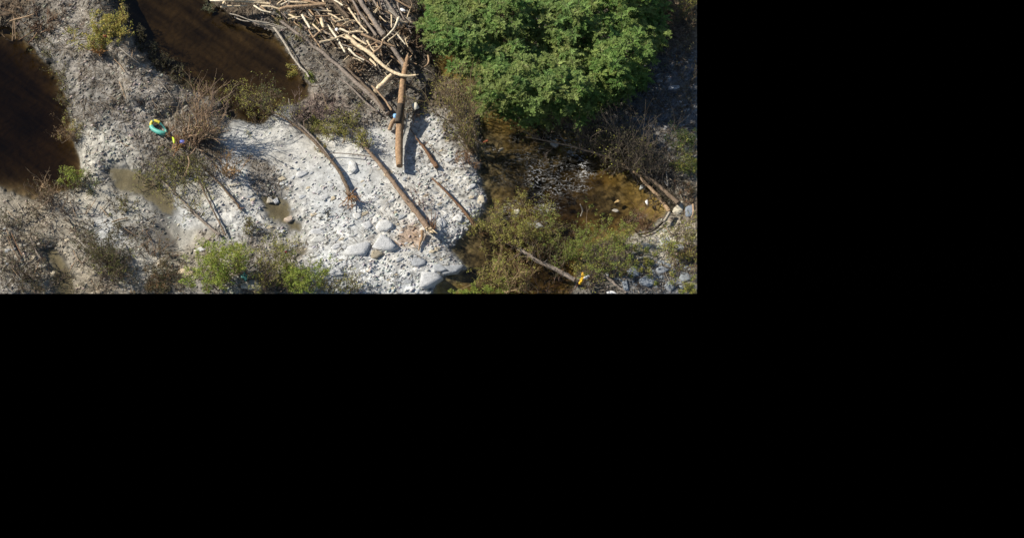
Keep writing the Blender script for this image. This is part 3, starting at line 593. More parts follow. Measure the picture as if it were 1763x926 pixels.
# --- by the middle pool
stick([(470,46),(482,62),(496,84),(505,100),(517,116),(527,125),(532,133)], 2.2, 'silver', 'curved grey bough along the right bank of the dark middle pool', 'bough', 'branch', z=.5, r1=1.6, snag=4)
stick([(396,24),(412,28),(430,35),(450,38),(470,42),(494,49)], 1.0, 'silver', 'upper of two thin grey boughs reaching over the middle pool', 'bough', 'branch', z=[.5,.5,.6,.6,.6,.6])
stick([(404,30),(418,36),(438,38),(462,43),(490,50)], 1.0, 'silver', 'lower of two thin grey boughs reaching over the middle pool', 'bough', 'branch', z=[.3,.4,.5,.5,.6])
stick([(434,38),(452,46),(468,52),(476,51)], .7, 'grey', 'thin curved twig under the two grey boughs over the pool', 'branch', 'branch', z=.3)
fallen_tree([(668,196),(650,176),(628,156),(606,136),(580,112),(556,92),(530,72),(508,56),(482,36)], 4.4, 2.4, 'grey', 'long grey brown trunk lying along the left side of the log jam', z=.5, branches=6, blen=.8, bfrom=.6)
stick([(662,190),(645,165),(622,142),(598,118)], 2.6, 'bark', 'dark trunk lying just right of the long grey brown trunk', 'trunk', 'log', z=.7, snag=5)
stick([(650,193),(628,175),(604,150),(584,135)], 2.0, 'grey', 'slim grey trunk at the lower left foot of the jam', 'trunk', 'log', z=.4, snag=5)
stick([(674,190),(664,174),(652,160),(640,148)], 1.8, 'tan', 'tan branch with a pale end beside the blue scrap', 'branch', 'branch', z=.8)
stick([(697,116),(690,103),(681,90),(674,80)], 4.6, 'grey', 'stout grey brown trunk leading into the top of the big brown log', 'trunk', 'log', z=1.0, r1=3.4)
stick([(661,62),(650,47),(640,31),(628,14),(616,-6)], 5.0, 'grey', 'thickest grey trunk slanting through the upper jam', 'trunk', 'log', z=1.0, r1=4.0, snag=3)
stick([(648,62),(634,43),(619,22),(604,-6)], 2.6, 'grey', 'thinner grey trunk parallel to the thickest jam trunk', 'trunk', 'log', z=.9)
stick([(600,31),(587,16),(566,-5)], 2.6, 'bark', 'dark trunk lying under the pale sticks in the middle of the jam', 'trunk', 'log', z=.8)
stick([(737,96),(738,106),(735,113),(724,119)], 1.8, 'tan', 'hooked tan root end over the dark water right of the jam', 'root', 'driftwood', z=.8)
stick([(726,116),(738,122),(752,132)], .8, 'grey', 'bent grey twig under the hooked root end', 'branch', 'branch', z=.4)
JAM = [([(380,12.5),(402,11),(426,10)],2.2),([(362,1),(375,2),(388,1)],1.8),([(387,1),(384,10)],3),([(389,0),(430,3),(465,7)],3.4),([(402,0),(432,1),(456,3)],2),([(437,10),(450,18),(467,22)],1.6),([(450,11),(466,12),(481,16)],2.2),
 ([(481,18),(495,13),(522,11),(561,8)],3.2),([(478,8),(490,-2)],1.6),([(484,9),(501,0)],1.6),([(489,21),(500,27),(512,33)],2),([(500,22),(518,17),(539,15)],1.9),([(496,33),(517,29)],1.5),([(520,26),(527,38),(534,49)],2.2),([(539,17),(571,20)],2),
 ([(539,66),(552,54),(565,47)],1.6),([(551,73),(573,68),(594,60)],2.4),([(563,43),(580,66),(594,91)],2.2),([(565,24),(576,29),(588,36)],2),([(572,33),(588,46)],1.6),([(577,38),(600,33)],1.7),([(553,32),(557,48)],3.4),
 ([(600,58),(612,55),(625,56)],2.6),([(622,59),(650,71),(679,80)],2.3),([(607,62),(619,70),(631,77)],2.3),([(687,31),(681,45),(674,55),(658,70)],2.7),([(674,26),(674,48)],1.4),([(643,92),(655,82),(660,68)],2.4),([(634,83),(650,81),(666,82)],1.5),([(600,84),(612,96),(627,104)],2),([(637,102),(648,114)],2.4),
 ([(631,82),(654,71)],1.6),([(668,72),(686,57)],1.8),([(683,58),(698,77)],1.7),([(600,14),(618,40),(634,58)],2),([(620,0),(645,44)],1.8),([(632,70),(640,84),(652,96)],1.8),([(585,50),(610,60)],2),([(590,44),(604,36),(618,38)],1.6),([(520,0),(545,6),(560,5)],2),([(500,4),(530,5)],1.8),([(575,0),(590,10)],1.8),([(600,68),(585,62)],1.6)]
zr = np.random.default_rng(3)
for i, (p, r) in enumerate(JAM):
    stick(p, r * 1.15, ['pale', 'cream', 'pale', 'tan'][i % 4] if r < 3.3 else 'pale', 'pale barkless stick lying across the top of the log jam', 'driftwood_stick', 'driftwood', 'pale sticks on top of the log jam', z=.75 + .5 * zr.random(), snag=1, k=4 + i % 2, r1=r * zr.uniform(.5, 1))
JZ = [(440,-20),(700,-20),(712,60),(705,130),(650,150),(600,110),(560,80),(500,40),(440,16)]
for i in range(150):
    while True:
        x, y = zr.uniform(440, 712), zr.uniform(-15, 150)
        if in_poly([x], [y], JZ)[0]: break
    a = math.radians(zr.choice([zr.normal(45, 16), zr.normal(10, 15), zr.normal(-40, 15)], p=[.55, .25, .2])); l = zr.uniform(10, 44)
    wd = zr.choice(['pale', 'tan', 'grey', 'bark', 'silver', 'brown'], p=[.22,.2,.2,.2,.13,.05])
    dx, dy = math.cos(a) * l / 2, math.sin(a) * l / 2; wob = zr.normal(size=2) * .8
    grp = 'pale' if wd in ('pale', 'silver', 'tan') else 'dark'
    stick([(x - dx, y - dy), (x + wob[0], y + wob[1]), (x + dx, y + dy)], zr.uniform(.5, 2.0), wd, 'bleached stick tangled inside the log jam' if grp == 'pale' else 'dark weathered stick tangled inside the log jam', 'driftwood_stick', 'driftwood', grp + ' sticks tangled inside the log jam', z=zr.uniform(.1, .8), snag=2, k=5)
for i in range(34):
    x, y = zr.uniform(590, 705), zr.uniform(-15, 95); a = math.radians(zr.normal(58, 10)); l = zr.uniform(30, 75); dx, dy = math.cos(a) * l / 2, math.sin(a) * l / 2
    stick([(x - dx, y - dy), (x + zr.normal() * 2, y + zr.normal() * 2), (x + dx, y + dy)], zr.uniform(1.2, 2.8), zr.choice(['grey', 'bark', 'brown', 'tan', 'dark']), 'weathered grey brown pole slanting through the upper right part of the jam', 'jam_pole', 'driftwood', 'grey poles slanting through the upper right of the jam', z=zr.uniform(.2, .8), snag=3, k=6)
# root plates in the jam
for (x, y, lab) in [(690,52,'grey mud caked root plate at the upper right of the jam'), (712,70,'brown root plate hanging over the river at the right of the jam'), (612,118,'brown stump root plate below the jam')]:
    shrub((x, y), .7, 1.6, 14, lab, twig=(.20,.14,.09), r=.05, name='root_plate', cat='roots', lvl=1, jit=.35, z0=.1)

# --- right bank trunks
fallen_tree([(1152,364),(1143,350),(1130,334),(1113,317),(1098,301),(1076,286),(1050,272),(1020,262),(976,250),(932,241),(905,236)], 3.6, .9, 'tan', 'lower of two long stranded trunks reaching over the rapids with an orange broken butt', z=[.3,.35,.4,.5,.6,.6,.6,.6,.5,.4,.4], branches=24, blen=1.6, bfrom=.45, tw=(.22,.17,.13), lvl=2, leafcol=OLV, nleaf=160)
fallen_tree([(1168,350),(1150,334),(1132,318),(1110,300),(1088,277),(1055,256),(1015,238),(985,224)], 3.8, 1.0, 'bark', 'upper of two long stranded trunks over the rapids, dark and rotting', z=[.5,.5,.6,.7,.8,.8,.8,.8], branches=30, blen=1.7, bfrom=.3, tw=(.13,.11,.09), lvl=2)
stick([(1153,366),(1143,382)], 3.0, 'silver', 'short white grey board end sticking out below the stranded trunks', 'board', 'driftwood', z=.6, r1=2.6, k=4)
stick([(1143,381),(1122,398),(1098,404)], 2.0, 'dark', 'dark thin pole continuing from the white board end', 'pole', 'driftwood', z=.3)
stick([(1193,352),(1194,366),(1190,376)], 2.4, 'tan', 'upright tan splinter at the right edge beside the blue grey boulder', 'splinter', 'driftwood', z=.5, r1=1)
stick([(1086,437),(1098,434),(1111,430)], 1.7, 'cream', 'upper of two cream cut sticks on the right bank', 'stick', 'stick', z=.15)
stick([(1097,445),(1108,443),(1119,442)], 2.2, 'cream', 'lower of two cream cut sticks on the right bank', 'stick', 'stick', z=.15)
stick([(1048,288),(1062,281),(1072,278)], 1.3, 'silver', 'pale chip floating against the stranded trunk', 'stick', 'stick', z=.1)
stick([(1144,312),(1150,320),(1147,296)], 1.2, 'silver', 'thin bare grey branch on the shaded bank', 'branch', 'branch', z=.4)
fallen_tree([(990,482),(972,472),(950,460),(930,452),(908,438),(892,428)], 4.0, 3.2, 'grey', 'smooth grey trunk leading to the yellow cloth in the lower right', z=.9, branches=8, blen=1.1, bfrom=.5)
stick([(1030,466),(1048,480),(1062,492),(1078,504)], 2.6, 'grey', 'grey pole slanting down to the bottom edge right of the yellow cloth', 'pole', 'driftwood', z=.5)
stick([(1000,372),(1003,362),(999,352)], 1.2, 'silver', 'forked bare twig standing in the river', 'branch', 'branch', z=[.2,.7,1.2])
# --- lower left thin trees
fallen_tree([(412,358),(404,346),(390,330),(374,312),(360,298),(348,284)], 2.0, 1.2, 'bark', 'rightmost of three thin fallen trees on the lower left gravel', z=.25, roots=6, rootr=.25, branches=16, blen=1.1, bfrom=.6, leafcol=DKO, nleaf=200, lvl=2)
fallen_tree([(388,405),(374,376),(362,352),(350,328),(340,306)], 1.5, .9, 'bark', 'middle of three thin fallen trees on the lower left gravel', z=.3, branches=12, blen=.9, bfrom=.45, leafcol=OLV, nleaf=120)
fallen_tree([(378,404),(358,388),(340,372),(322,354),(305,338),(290,322),(270,300)], 2.2, 1.3, 'grey', 'mossy leftmost of three thin fallen trees on the lower left gravel', z=.3, branches=26, blen=1.1, bfrom=.3, leafcol=OLV, nleaf=700, lsize=.05, lvl=2)
stick([(370,400),(345,380),(318,356)], 1.0, 'silver', 'thin grey pole close beside the mossy fallen tree', 'pole', 'driftwood', z=.2)
stick([(393,320),(404,318),(415,315)], 1.3, 'cream', 'small cream stick on the gravel above the thin fallen trees', 'stick', 'stick', z=.1)
stick([(193,382),(205,378),(220,375)], 1.2, 'tan', 'tan stick on the grey gravel near the wet silt channel', 'stick', 'stick', z=.15)
stick([(132,412),(148,425),(164,438),(182,458)], 1.6, 'silver', 'pale pole across the dark olive bush at the lower left', 'pole', 'driftwood', z=.7)
stick([(12,408),(24,432),(36,452)], 1.4, 'bark', 'dark pole at the lower left corner', 'pole', 'driftwood', z=.3)
stick([(52,410),(64,436),(76,452)], 1.1, 'grey', 'grey pole right of the dark pole in the lower left corner', 'pole', 'driftwood', z=.25)
stick([(20,402),(30,424),(38,440)], 1.0, 'brown', 'brown pole between two poles in the lower left corner', 'pole', 'driftwood', z=.35)
stick([(17,37),(30,33),(43,30),(58,25)], 1.5, 'tan', 'yellowish stick lying on the brown brush in the top left corner', 'stick', 'stick', z=.9)
stick([(205,82),(222,96),(240,110)], 1.0, 'silver', 'thin grey pole behind the yellow shrub', 'pole', 'driftwood', z=.3)
stick([(205,56*1.0+157),(215,210),(228,205)], 1.0, 'dark', 'dark curved twig on the grey bank left of the swim ring', 'stick', 'stick', z=.25)
stick([(246,170),(262,161)], .9, 'grey', 'short grey twig on the grey bank above the swim ring', 'stick', 'stick', z=.3)

for (n_, box, lab, grp) in [(46, (10, 350, 250, 500), 'thin dead stick lying on the lower left bank', 'dead sticks lying on the lower left bank'), (40, (90, 60, 330, 290), 'thin dead stick lying on the grey bank between the pools', 'dead sticks lying on the grey bank'),
                        (26, (470, 60, 660, 200), 'thin dead stick lying on the slope below the jam', 'dead sticks lying below the jam'), (26, (1020, 180, 1195, 500), 'thin dead stick lying on the right bank', 'dead sticks lying on the right bank')]:
    k_ = 0
    while k_ < n_:
        x, y = zr.uniform(box[0], box[2]), zr.uniform(box[1], box[3])
        if GD(x, y) > -.2 or GRO(x, y)[1][0] > .46: continue
        a = math.radians(zr.choice([zr.normal(50, 22), zr.normal(-35, 25)], p=[.7, .3])); l = zr.uniform(10, 34); dx, dy = math.cos(a) * l / 2, math.sin(a) * l / 2; k_ += 1
        stick([(x - dx, y - dy), (x + zr.normal(), y + zr.normal()), (x + dx, y + dy)], zr.uniform(.35, .8), zr.choice(['silver', 'grey', 'bark', 'tan', 'dark']), lab, 'dead_stick', 'stick', grp, z=zr.uniform(.08, .25), k=4)
# --- shrubs
shrub((168,66), 1.3, 1.5, 22, 'yellow green shrub leaning on the grey bank between the two pools', leafcol=YEL, nleaf=2600, lsize=.065, twig=(.26,.17,.08), r=.028, jit=.7, z0=.1)
shrub((200,48), 1.0, 1.3, 14, 'small ochre shrub attached to the right side of the yellow green shrub', leafcol=YEL[:2], nleaf=900, lsize=.06, twig=(.26,.17,.08), jit=.45)
t = shrub((172,90), .75, 1.5, 12, 'splayed orange roots below the yellow green shrub', twig=(.50,.28,.12), r=.055, name='root_clump', cat='roots', lvl=1, jit=.12, z0=.2)
shrub((24,22), 1.0, 1.3, 34, 'brown brush heap in the top left corner', twig=(.24,.17,.11), r=.03, jit=1.2, lvl=2, name='brush_heap', cat='brush', nb=3, wob=.3, lean=(-.3, 0))
shrub((72,44), .8, 1.4, 30, 'brown root heap beside the top left brush heap', twig=(.22,.14,.09), r=.04, jit=.8, lvl=2, name='brush_heap', cat='brush')
shrub((134,246), 1.6, .35, 9, 'dead fan shaped bush leaning over the left pool', lean=(-1.2, .5), leafcol=[(.30,.20,.10)], nleaf=260, lsize=.05, twig=(.28,.20,.13), jit=.12)
shrub((128,232), .6, .6, 12, 'ochre tuft at the foot of the fan shaped bush', leafcol=YEL, nleaf=420, lsize=.045, jit=.35, lvl=1)
shrub((335,244), 3.0, .75, 17, 'tall dead branching bush beside the swim ring', twig=(.33,.23,.15), r=.045, jit=.22, lvl=2, nb=5, lean=(.05, .12), leafcol=OLV, nleaf=300, lsize=.05)
shrub((322,240), 3.4, .35, 4, 'pale bare stalks rising behind the swim ring', twig=(.42,.34,.25), r=.035, jit=.3, lvl=1, nb=3, lean=(-.35, .3))
shrub((305,250), 1.0, 1.3, 16, 'orange brown brush holding the swim ring', twig=(.36,.20,.10), r=.025, jit=.35, lvl=2, name='brush_heap', cat='brush')
shrub((365,235), 1.6, .5, 8, 'grey bare bough clump right of the tall dead bush', twig=(.30,.24,.17), r=.035, lean=(1.1, .4), jit=.3)
shrub((395,300), 1.5, .55, 16, 'tawny dry bush on the gravel below the tall dead bush', leafcol=[(.30,.20,.09),(.22,.17,.06)], nleaf=500, lsize=.05, twig=(.36,.23,.12), r=.03, jit=.25)
shrub((345,200), 1.4, .9, 14, 'reddish grey scrub behind the tall dead bush', twig=(.25,.18,.14), jit=.8, leafcol=DKO, nleaf=200)
shrub((425,190), 1.4, .9, 16, 'olive green shrub at the outlet of the middle pool', leafcol=OLV, nleaf=650, lsize=.055, jit=.6, lean=(.2, .2), twig=(.25,.19,.12))
shrub((455,185), 1.3, .6, 12, 'grey green shrub right of the pool outlet shrub', leafcol=[(.12,.14,.06),(.10,.12,.04)], nleaf=600, jit=.4, lean=(.5, .2))
for (x, y, l) in [(520,196,'leftmost mauve dead brush mound beside the pool'), (545,190,'middle mauve dead brush mound beside the pool'), (570,186,'rightmost mauve dead brush mound beside the pool')]:
    shrub((x, y), .75, 1.3, 20, l, twig=(.27,.20,.17), r=.022, jit=.55, lvl=2, name='brush_mound', cat='brush')
shrub((548,168), .35, 1.6, 9, 'hollow grey stump root beside the mauve brush', twig=(.34,.28,.22), r=.07, jit=.2, lvl=1, name='root_clump', cat='roots')
shrub((598,225), 1.0, .9, 18, 'dark olive bush at the upper edge of the white bar', leafcol=OLV + DKO, nleaf=1500, lsize=.06, jit=.6)
shrub((575,222), .6, .9, 12, 'small yellow olive bush left of the dark olive bush', leafcol=OLV, nleaf=700, lsize=.05, jit=.5)
shrub((540,215), .4, .9, 8, 'low yellow green weeds along the narrow puddle', leafcol=YEL[1:], nleaf=500, lsize=.05, jit=.5, lvl=1)
shrub((625,252), .7, .6, 8, 'yellow green sprig at the tip of the snapped fallen trunk', leafcol=OLV, nleaf=400, lsize=.05, jit=.15)
shrub((532,140), .4, .9, 8, 'green sprig at the end of the curved grey bough', leafcol=LIM, nleaf=350, lsize=.05, jit=.25, lvl=1)
shrub((503,132), .45, .8, 8, 'ochre sprig over the corner of the middle pool', leafcol=YEL, nleaf=350, lsize=.05, jit=.25, lvl=1)
shrub((358,16), .5, .8, 7, 'grey green sprig over the top of the middle pool', leafcol=[(.16,.18,.10)], nleaf=250, lsize=.05, jit=.2, lvl=1)
shrub((512,44), .5, 1.2, 14, 'olive scrub below the pale sticks of the jam', leafcol=OLV + DKO, nleaf=700, lsize=.05, jit=.9)
shrub((815,262), 4.0, .40, 22, 'tall willow bush with bare stems on the river edge', twig=(.24,.18,.10), r=.035, jit=.25, leafcol=OLV, nleaf=900, lsize=.055, lean=(-.4, .55), nb=4)
shrub((780,190), 2.0, .6, 16, 'bare brown willow scrub right of the log jam', twig=(.26,.19,.11), r=.03, jit=.6, leafcol=OLV, nleaf=350, lean=(-.1, .3))
shrub((808,285), .9, .6, 12, 'rusty low scrub at the foot of the tall willow bush', leafcol=RUS, nleaf=300, jit=.4, twig=(.26,.15,.09))
for (x, y, h, n, l) in [(315,300,.8,18,'dark olive scrub in the middle of the left brush band'), (285,300,.7,16,'left end of the olive brush band above the wet channel'), (345,300,.8,16,'right end of the olive brush band above the wet channel'), (320,272,.6,14,'upper part of the olive brush band below the swim ring'), (265,318,.6,12,'mossy scrub over the wet channel')]:
    shrub((x, y), h, 1.2, n, l, leafcol=DKO + OLV[:2], nleaf=750, lsize=.05, jit=.65, twig=(.20,.16,.11))
shrub((122,318), .9, .9, 10, 'bright green sprig at the lower corner of the left pool', leafcol=LIM, nleaf=700, lsize=.055, jit=.3)
shrub((146,324), .8, 1.1, 16, 'dull green shrub right of the bright green sprig', leafcol=DKO + GRN[:1], nleaf=800, jit=.5)
shrub((92,350), 1.3, 1.2, 24, 'tangled dead brown brush at the foot of the left pool', twig=(.23,.17,.12), r=.03, jit=.7, leafcol=DKO, nleaf=300, name='brush_heap', cat='brush')
shrub((75,330), 1.3, .7, 8, 'bare tan twigs standing in the left pool margin', twig=(.33,.24,.15), r=.028, jit=.4)
shrub((112,372), .9, 1.4, 18, 'grey brown brush above the dark olive bush', twig=(.25,.19,.14), jit=.8, name='brush_heap', cat='brush')
shrub((168,450), 1.9, .9, 30, 'large dark olive bush with pole through it at the lower left', leafcol=DKO, nleaf=2600, lsize=.06, jit=.8, twig=(.18,.13,.09))
shrub((192,468), 1.5, .9, 22, 'dark olive bush at the right shoulder of the large one', leafcol=DKO + OLV[1:2], nleaf=1500, jit=.6, twig=(.18,.13,.09))
shrub((198,398), .6, 1.1, 12, 'low olive scrub on the pale gravel ridge', leafcol=DKO, nleaf=400, jit=.4)
shrub((222,360), .5, 1.2, 12, 'low dry scrub on the pale gravel spit', leafcol=DKO + OLV[:1], nleaf=350, jit=.5)
shrub((258,492), 1.0, 1.2, 24, 'brown scrub at the bottom edge left of the sandy boulder', leafcol=DKO + RUS[:1], nleaf=1300, jit=.8, twig=(.20,.14,.09))
shrub((292,486), 1.0, 1.2, 22, 'brown olive scrub just below the cream block', leafcol=DKO, nleaf=1100, jit=.6, twig=(.20,.14,.09))
shrub((268,440), .8, 1.2, 16, 'reddish brown scrub above the cream block', leafcol=DKO + RUS, nleaf=600, jit=.6, twig=(.22,.15,.10))
shrub((40,470), 1.1, 1.2, 22, 'dark dead brush in the lower left corner', twig=(.14,.10,.075), jit=.7, leafcol=DKO, nleaf=350, name='brush_heap', cat='brush')
shrub((70,498), .9, 1.2, 20, 'dark brush at the bottom edge beside the small olive pool', twig=(.14,.10,.07), jit=.6, leafcol=DKO, nleaf=450, name='brush_heap', cat='brush')
shrub((5,385), .8, 1.0, 14, 'dark brush at the left edge above the corner poles', twig=(.12,.09,.07), jit=.4, leafcol=DKO, nleaf=300, name='brush_heap', cat='brush')
shrub((130,505), .7, 1.2, 14, 'grey brown brush at the bottom edge right of the small olive pool', twig=(.2,.15,.11), jit=.6, leafcol=DKO, nleaf=300, name='brush_heap', cat='brush')
for i, (x, y, h) in enumerate([(236,62,.5),(247,80,.55),(262,97,.5),(280,118,.55),(296,134,.5),(316,148,.55),(212,30,.5)]):
    shrub((x, y), h, 1.2, 12, 'low dark scrub hanging over the left bank of the middle pool', leafcol=DKO, nleaf=260, lsize=.05, jit=.45, twig=(.13,.11,.08), group='scrub along the left bank of the middle pool', name='bank_scrub')
for i, (x, y, h) in enumerate([(58,66,.5),(80,92,.5),(102,122,.55),(112,146,.5),(120,176,.55),(126,205,.5)]):
    shrub((x, y), h, 1.2, 12, 'low olive scrub along the right bank of the left pool', leafcol=DKO + OLV[:1], nleaf=260, lsize=.05, jit=.45, twig=(.16,.13,.09), group='scrub along the right bank of the left pool', name='bank_scrub')
for i, (x, y, h) in enumerate([(25,405,.5),(60,420,.6),(12,455,.6),(100,478,.6),(60,375,.5),(148,410,.6),(215,440,.6),(225,480,.6),(150,375,.5),(20,495,.6),(185,498,.6),(245,385,.4),(205,350,.4)]):
    shrub((x, y), h, 1.2, 13, 'low grey brown dead scrub tuft on the lower left bank', leafcol=DKO, nleaf=220, lsize=.05, jit=.5, twig=(.17,.13,.10), group='dead scrub tufts on the lower left bank', name='dead_scrub')
# bright green bushes bottom centre
shrub((378,486), 2.0, .9, 22, 'bright green bush by the sandy boulder', leafcol=LIM, nleaf=4200, lsize=.06, jit=.7, twig=(.24,.16,.10), lean=(-.25, .1))
shrub((408,470), 2.2, .7, 16, 'bright green bush top behind the bush by the sandy boulder', leafcol=LIM + OLV[:1], nleaf=2600, lsize=.06, jit=.5, twig=(.24,.16,.10))
shrub((448,486), 1.9, .8, 16, 'yellow olive bush with bare grey branches at the bottom centre', leafcol=OLV, nleaf=1200, lsize=.05, jit=.6, twig=(.26,.20,.14))
shrub((470,505), 1.5, 1.1, 26, 'bare dark bush at the bottom centre', leafcol=DKO, nleaf=300, jit=.8, twig=(.15,.11,.08), r=.03)
shrub((502,470), 2.7, .35, 12, 'slender yellow green sapling slanting up from the bottom centre', leafcol=OLV, nleaf=900, lsize=.05, jit=.2, lean=(-.25, .35), twig=(.24,.22,.10))
shrub((528,508), 1.7, .9, 20, 'lime green bush at the bottom edge', leafcol=LIM, nleaf=3400, lsize=.06, jit=.7, lean=(.1, .1))
shrub((496,476), .7, .9, 14, 'small lime green bush left of the lime bush at the bottom edge', leafcol=LIM, nleaf=1200, lsize=.055, jit=.4)
shrub((562,506), 1.2, .8, 12, 'dark olive scrub right of the lime green bush', leafcol=DKO + OLV, nleaf=900, jit=.5)
shrub((606,505), 1.2, .5, 10, 'thin olive sprigs at the bottom edge of the bar', leafcol=OLV, nleaf=350, jit=.3)
shrub((428,398), .7, .5, 12, 'small dark shrub on the gravel above the bright green bushes', leafcol=DKO + OLV[:1], nleaf=500, jit=.25)
shrub((560,372), .35, 1.0, 8, 'dark twig tuft on the white bar left of the oblong boulder', leafcol=DKO, nleaf=80, jit=.3, lvl=1, twig=(.12,.1,.08))
shrub((725,345), .8, .8, 14, 'reddish brown dry twigs on the bar right of the snapped trunk', twig=(.26,.15,.10), jit=.5, r=.018)
shrub((700,208), .5, 1.0, 8, 'brown twigs behind the big log', twig=(.24,.16,.10), jit=.4)
# riverside bushes lower right
for (x, y, h, s, n, l, ln) in [(905,408,1.9,.9,1900,'yellow olive willow over the rapids at the left',(-.1,.2)), (935,398,1.4,.8,900,'yellow olive willow leaning right over the rapids',(.3,.2)), (862,405,1.4,1.0,1400,'yellow olive willow at the tip of the bar',(-.2,.1)), (832,402,.8,1.0,600,'low yellow olive willow between the slanting log and the water',(-.1,0))]:
    shrub((x, y), h, s, 16, l, leafcol=OLV + [(.22,.20,.06)], nleaf=n, lsize=.055, jit=.6, lean=ln, twig=(.25,.18,.11), group='yellow olive willows over the river')
shrub((1040,448), 2.2, .8, 22, 'green willow with bare lower stems below the rapids', leafcol=[(.20,.25,.045),(.16,.21,.04),(.25,.26,.06)], nleaf=3400, lsize=.06, jit=.7, twig=(.22,.16,.11), lean=(0, .15))
shrub((985,442), 1.6, 1.0, 20, 'green willow left of the largest lower right willow', leafcol=[(.20,.25,.045),(.16,.21,.04),(.25,.26,.06)], nleaf=2600, lsize=.06, jit=.8, twig=(.22,.16,.11), lean=(-.1, .1))
shrub((1062,425), 1.6, .7, 12, 'thin brown green willow at the river corner', leafcol=OLV, nleaf=1300, lsize=.055, jit=.4, lean=(.1, .2))
shrub((860,500), 2.2, .9, 18, 'olive willow fan at the bottom over the small inlet', leafcol=OLV, nleaf=900, lsize=.055, jit=.4, twig=(.36,.26,.14), r=.03, lean=(-.5, .3))
shrub((905,500), 2.2, .6, 18, 'tawny bare willow fan left of the grey trunk', leafcol=OLV, nleaf=500, lsize=.055, jit=.3, twig=(.32,.21,.11), r=.03, lean=(-.45, .45))
shrub((835,509), .9, 1.0, 18, 'lime green bush at the bottom edge over the inlet', leafcol=LIM, nleaf=2800, lsize=.06, jit=.9)
shrub((940,502), 1.0, 1.2, 20, 'reddish brown scrub left of the yellow cloth', leafcol=RUS + DKO, nleaf=500, jit=.9, twig=(.22,.14,.10))
shrub((1018,478), 1.0, 1.2, 16, 'olive scrub above the yellow cloth', leafcol=OLV + DKO, nleaf=900, jit=.6)
shrub((1050,465), 1.2, 1.1, 14, 'brown olive scrub right of the yellow cloth', leafcol=OLV + DKO, nleaf=700, jit=.6, twig=(.22,.15,.10))
shrub((950,440), 1.4, .9, 16, 'dark bare scrub over the shaded water', twig=(.17,.13,.09), jit=.9, leafcol=DKO, nleaf=400)
shrub((1115,458), .4, 1.6, 18, 'mat of green scrub between the cream sticks and the blue rubble', leafcol=OLV + GRN[:1], nleaf=1500, jit=.9, lvl=1)
shrub((1153,430), 1.3, .5, 8, 'small upright olive shrub on the pale right bank', leafcol=OLV + LIM[:1], nleaf=600, jit=.2)
shrub((1185,420), 1.6, .7, 14, 'brown olive shrub at the right edge', leafcol=OLV + DKO, nleaf=900, jit=.4)
shrub((1180,455), .8, 1.4, 18, 'rusty scrub at the right edge above the blue rubble', leafcol=RUS + OLV, nleaf=900, jit=.7)
shrub((1180,505), .5, 1.3, 14, 'green scrub in the bottom right corner', leafcol=OLV + LIM[:1], nleaf=1200, jit=.6)
shrub((1108,398), 1.3, .9, 18, 'orange brown bare twigs over the river corner', twig=(.27,.16,.09), jit=.5, r=.02)
shrub((1085,392), 1.1, .8, 12, 'bare brown twigs left of the orange brown ones', twig=(.22,.15,.09), jit=.5, r=.02)
# right bank dark scrub
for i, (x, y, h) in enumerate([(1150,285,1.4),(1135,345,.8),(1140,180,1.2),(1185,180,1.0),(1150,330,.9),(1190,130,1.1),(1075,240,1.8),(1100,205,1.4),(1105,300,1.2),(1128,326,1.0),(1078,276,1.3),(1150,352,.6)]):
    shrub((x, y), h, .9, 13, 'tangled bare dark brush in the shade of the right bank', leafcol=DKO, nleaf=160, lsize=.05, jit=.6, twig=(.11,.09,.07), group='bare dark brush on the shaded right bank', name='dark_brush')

shrub((1118,312), 4.6, .42, 13, 'tall bare standing bush on the shaded right bank', twig=(.11,.09,.07), r=.034, jit=.5, leafcol=DKO, nleaf=300, lean=(-.25, .2), nb=4)
for (x, y, l) in [(1035,262,'leftmost dark bare scrub under the green trees'), (1065,270,'second dark bare scrub under the green trees'), (1095,285,'third dark bare scrub under the green trees'), (1008,250,'scrub with green tips where the green trees meet the rapids')]:
    shrub((x, y), 2.3, .7, 18, l, twig=(.15,.12,.09), r=.03, jit=.5, leafcol=DKO + OLV[:1], nleaf=500)
shrub((1180,250), 1.0, 1.0, 20, 'dark green shrub at the right edge on the shaded bank', leafcol=[(.05,.08,.02),(.07,.10,.025)], nleaf=2000, jit=.6)
shrub((1190,292), 1.0, 1.0, 18, 'brighter green shrub at the right edge above the trunks', leafcol=OLV + GRN, nleaf=1800, jit=.5)
shrub((1185,335), .6, 1.2, 14, 'brown scrub right of the stranded trunks', leafcol=RUS + DKO, nleaf=400, jit=.5, twig=(.2,.12,.08))
shrub((1175,30), 1.4, 1.0, 22, 'brown brush in the top right corner', twig=(.16,.12,.08), jit=.9, leafcol=RUS + DKO, nleaf=700, name='brush_heap', cat='brush')
shrub((1192,12), 1.2, 1.0, 12, 'olive shrub in the top right corner', leafcol=OLV, nleaf=700, jit=.4)
shrub((1160,75), 1.1, 1.2, 20, 'dark brush below the top right corner', twig=(.12,.09,.07), jit=.9, leafcol=DKO, nleaf=400, name='brush_heap', cat='brush')

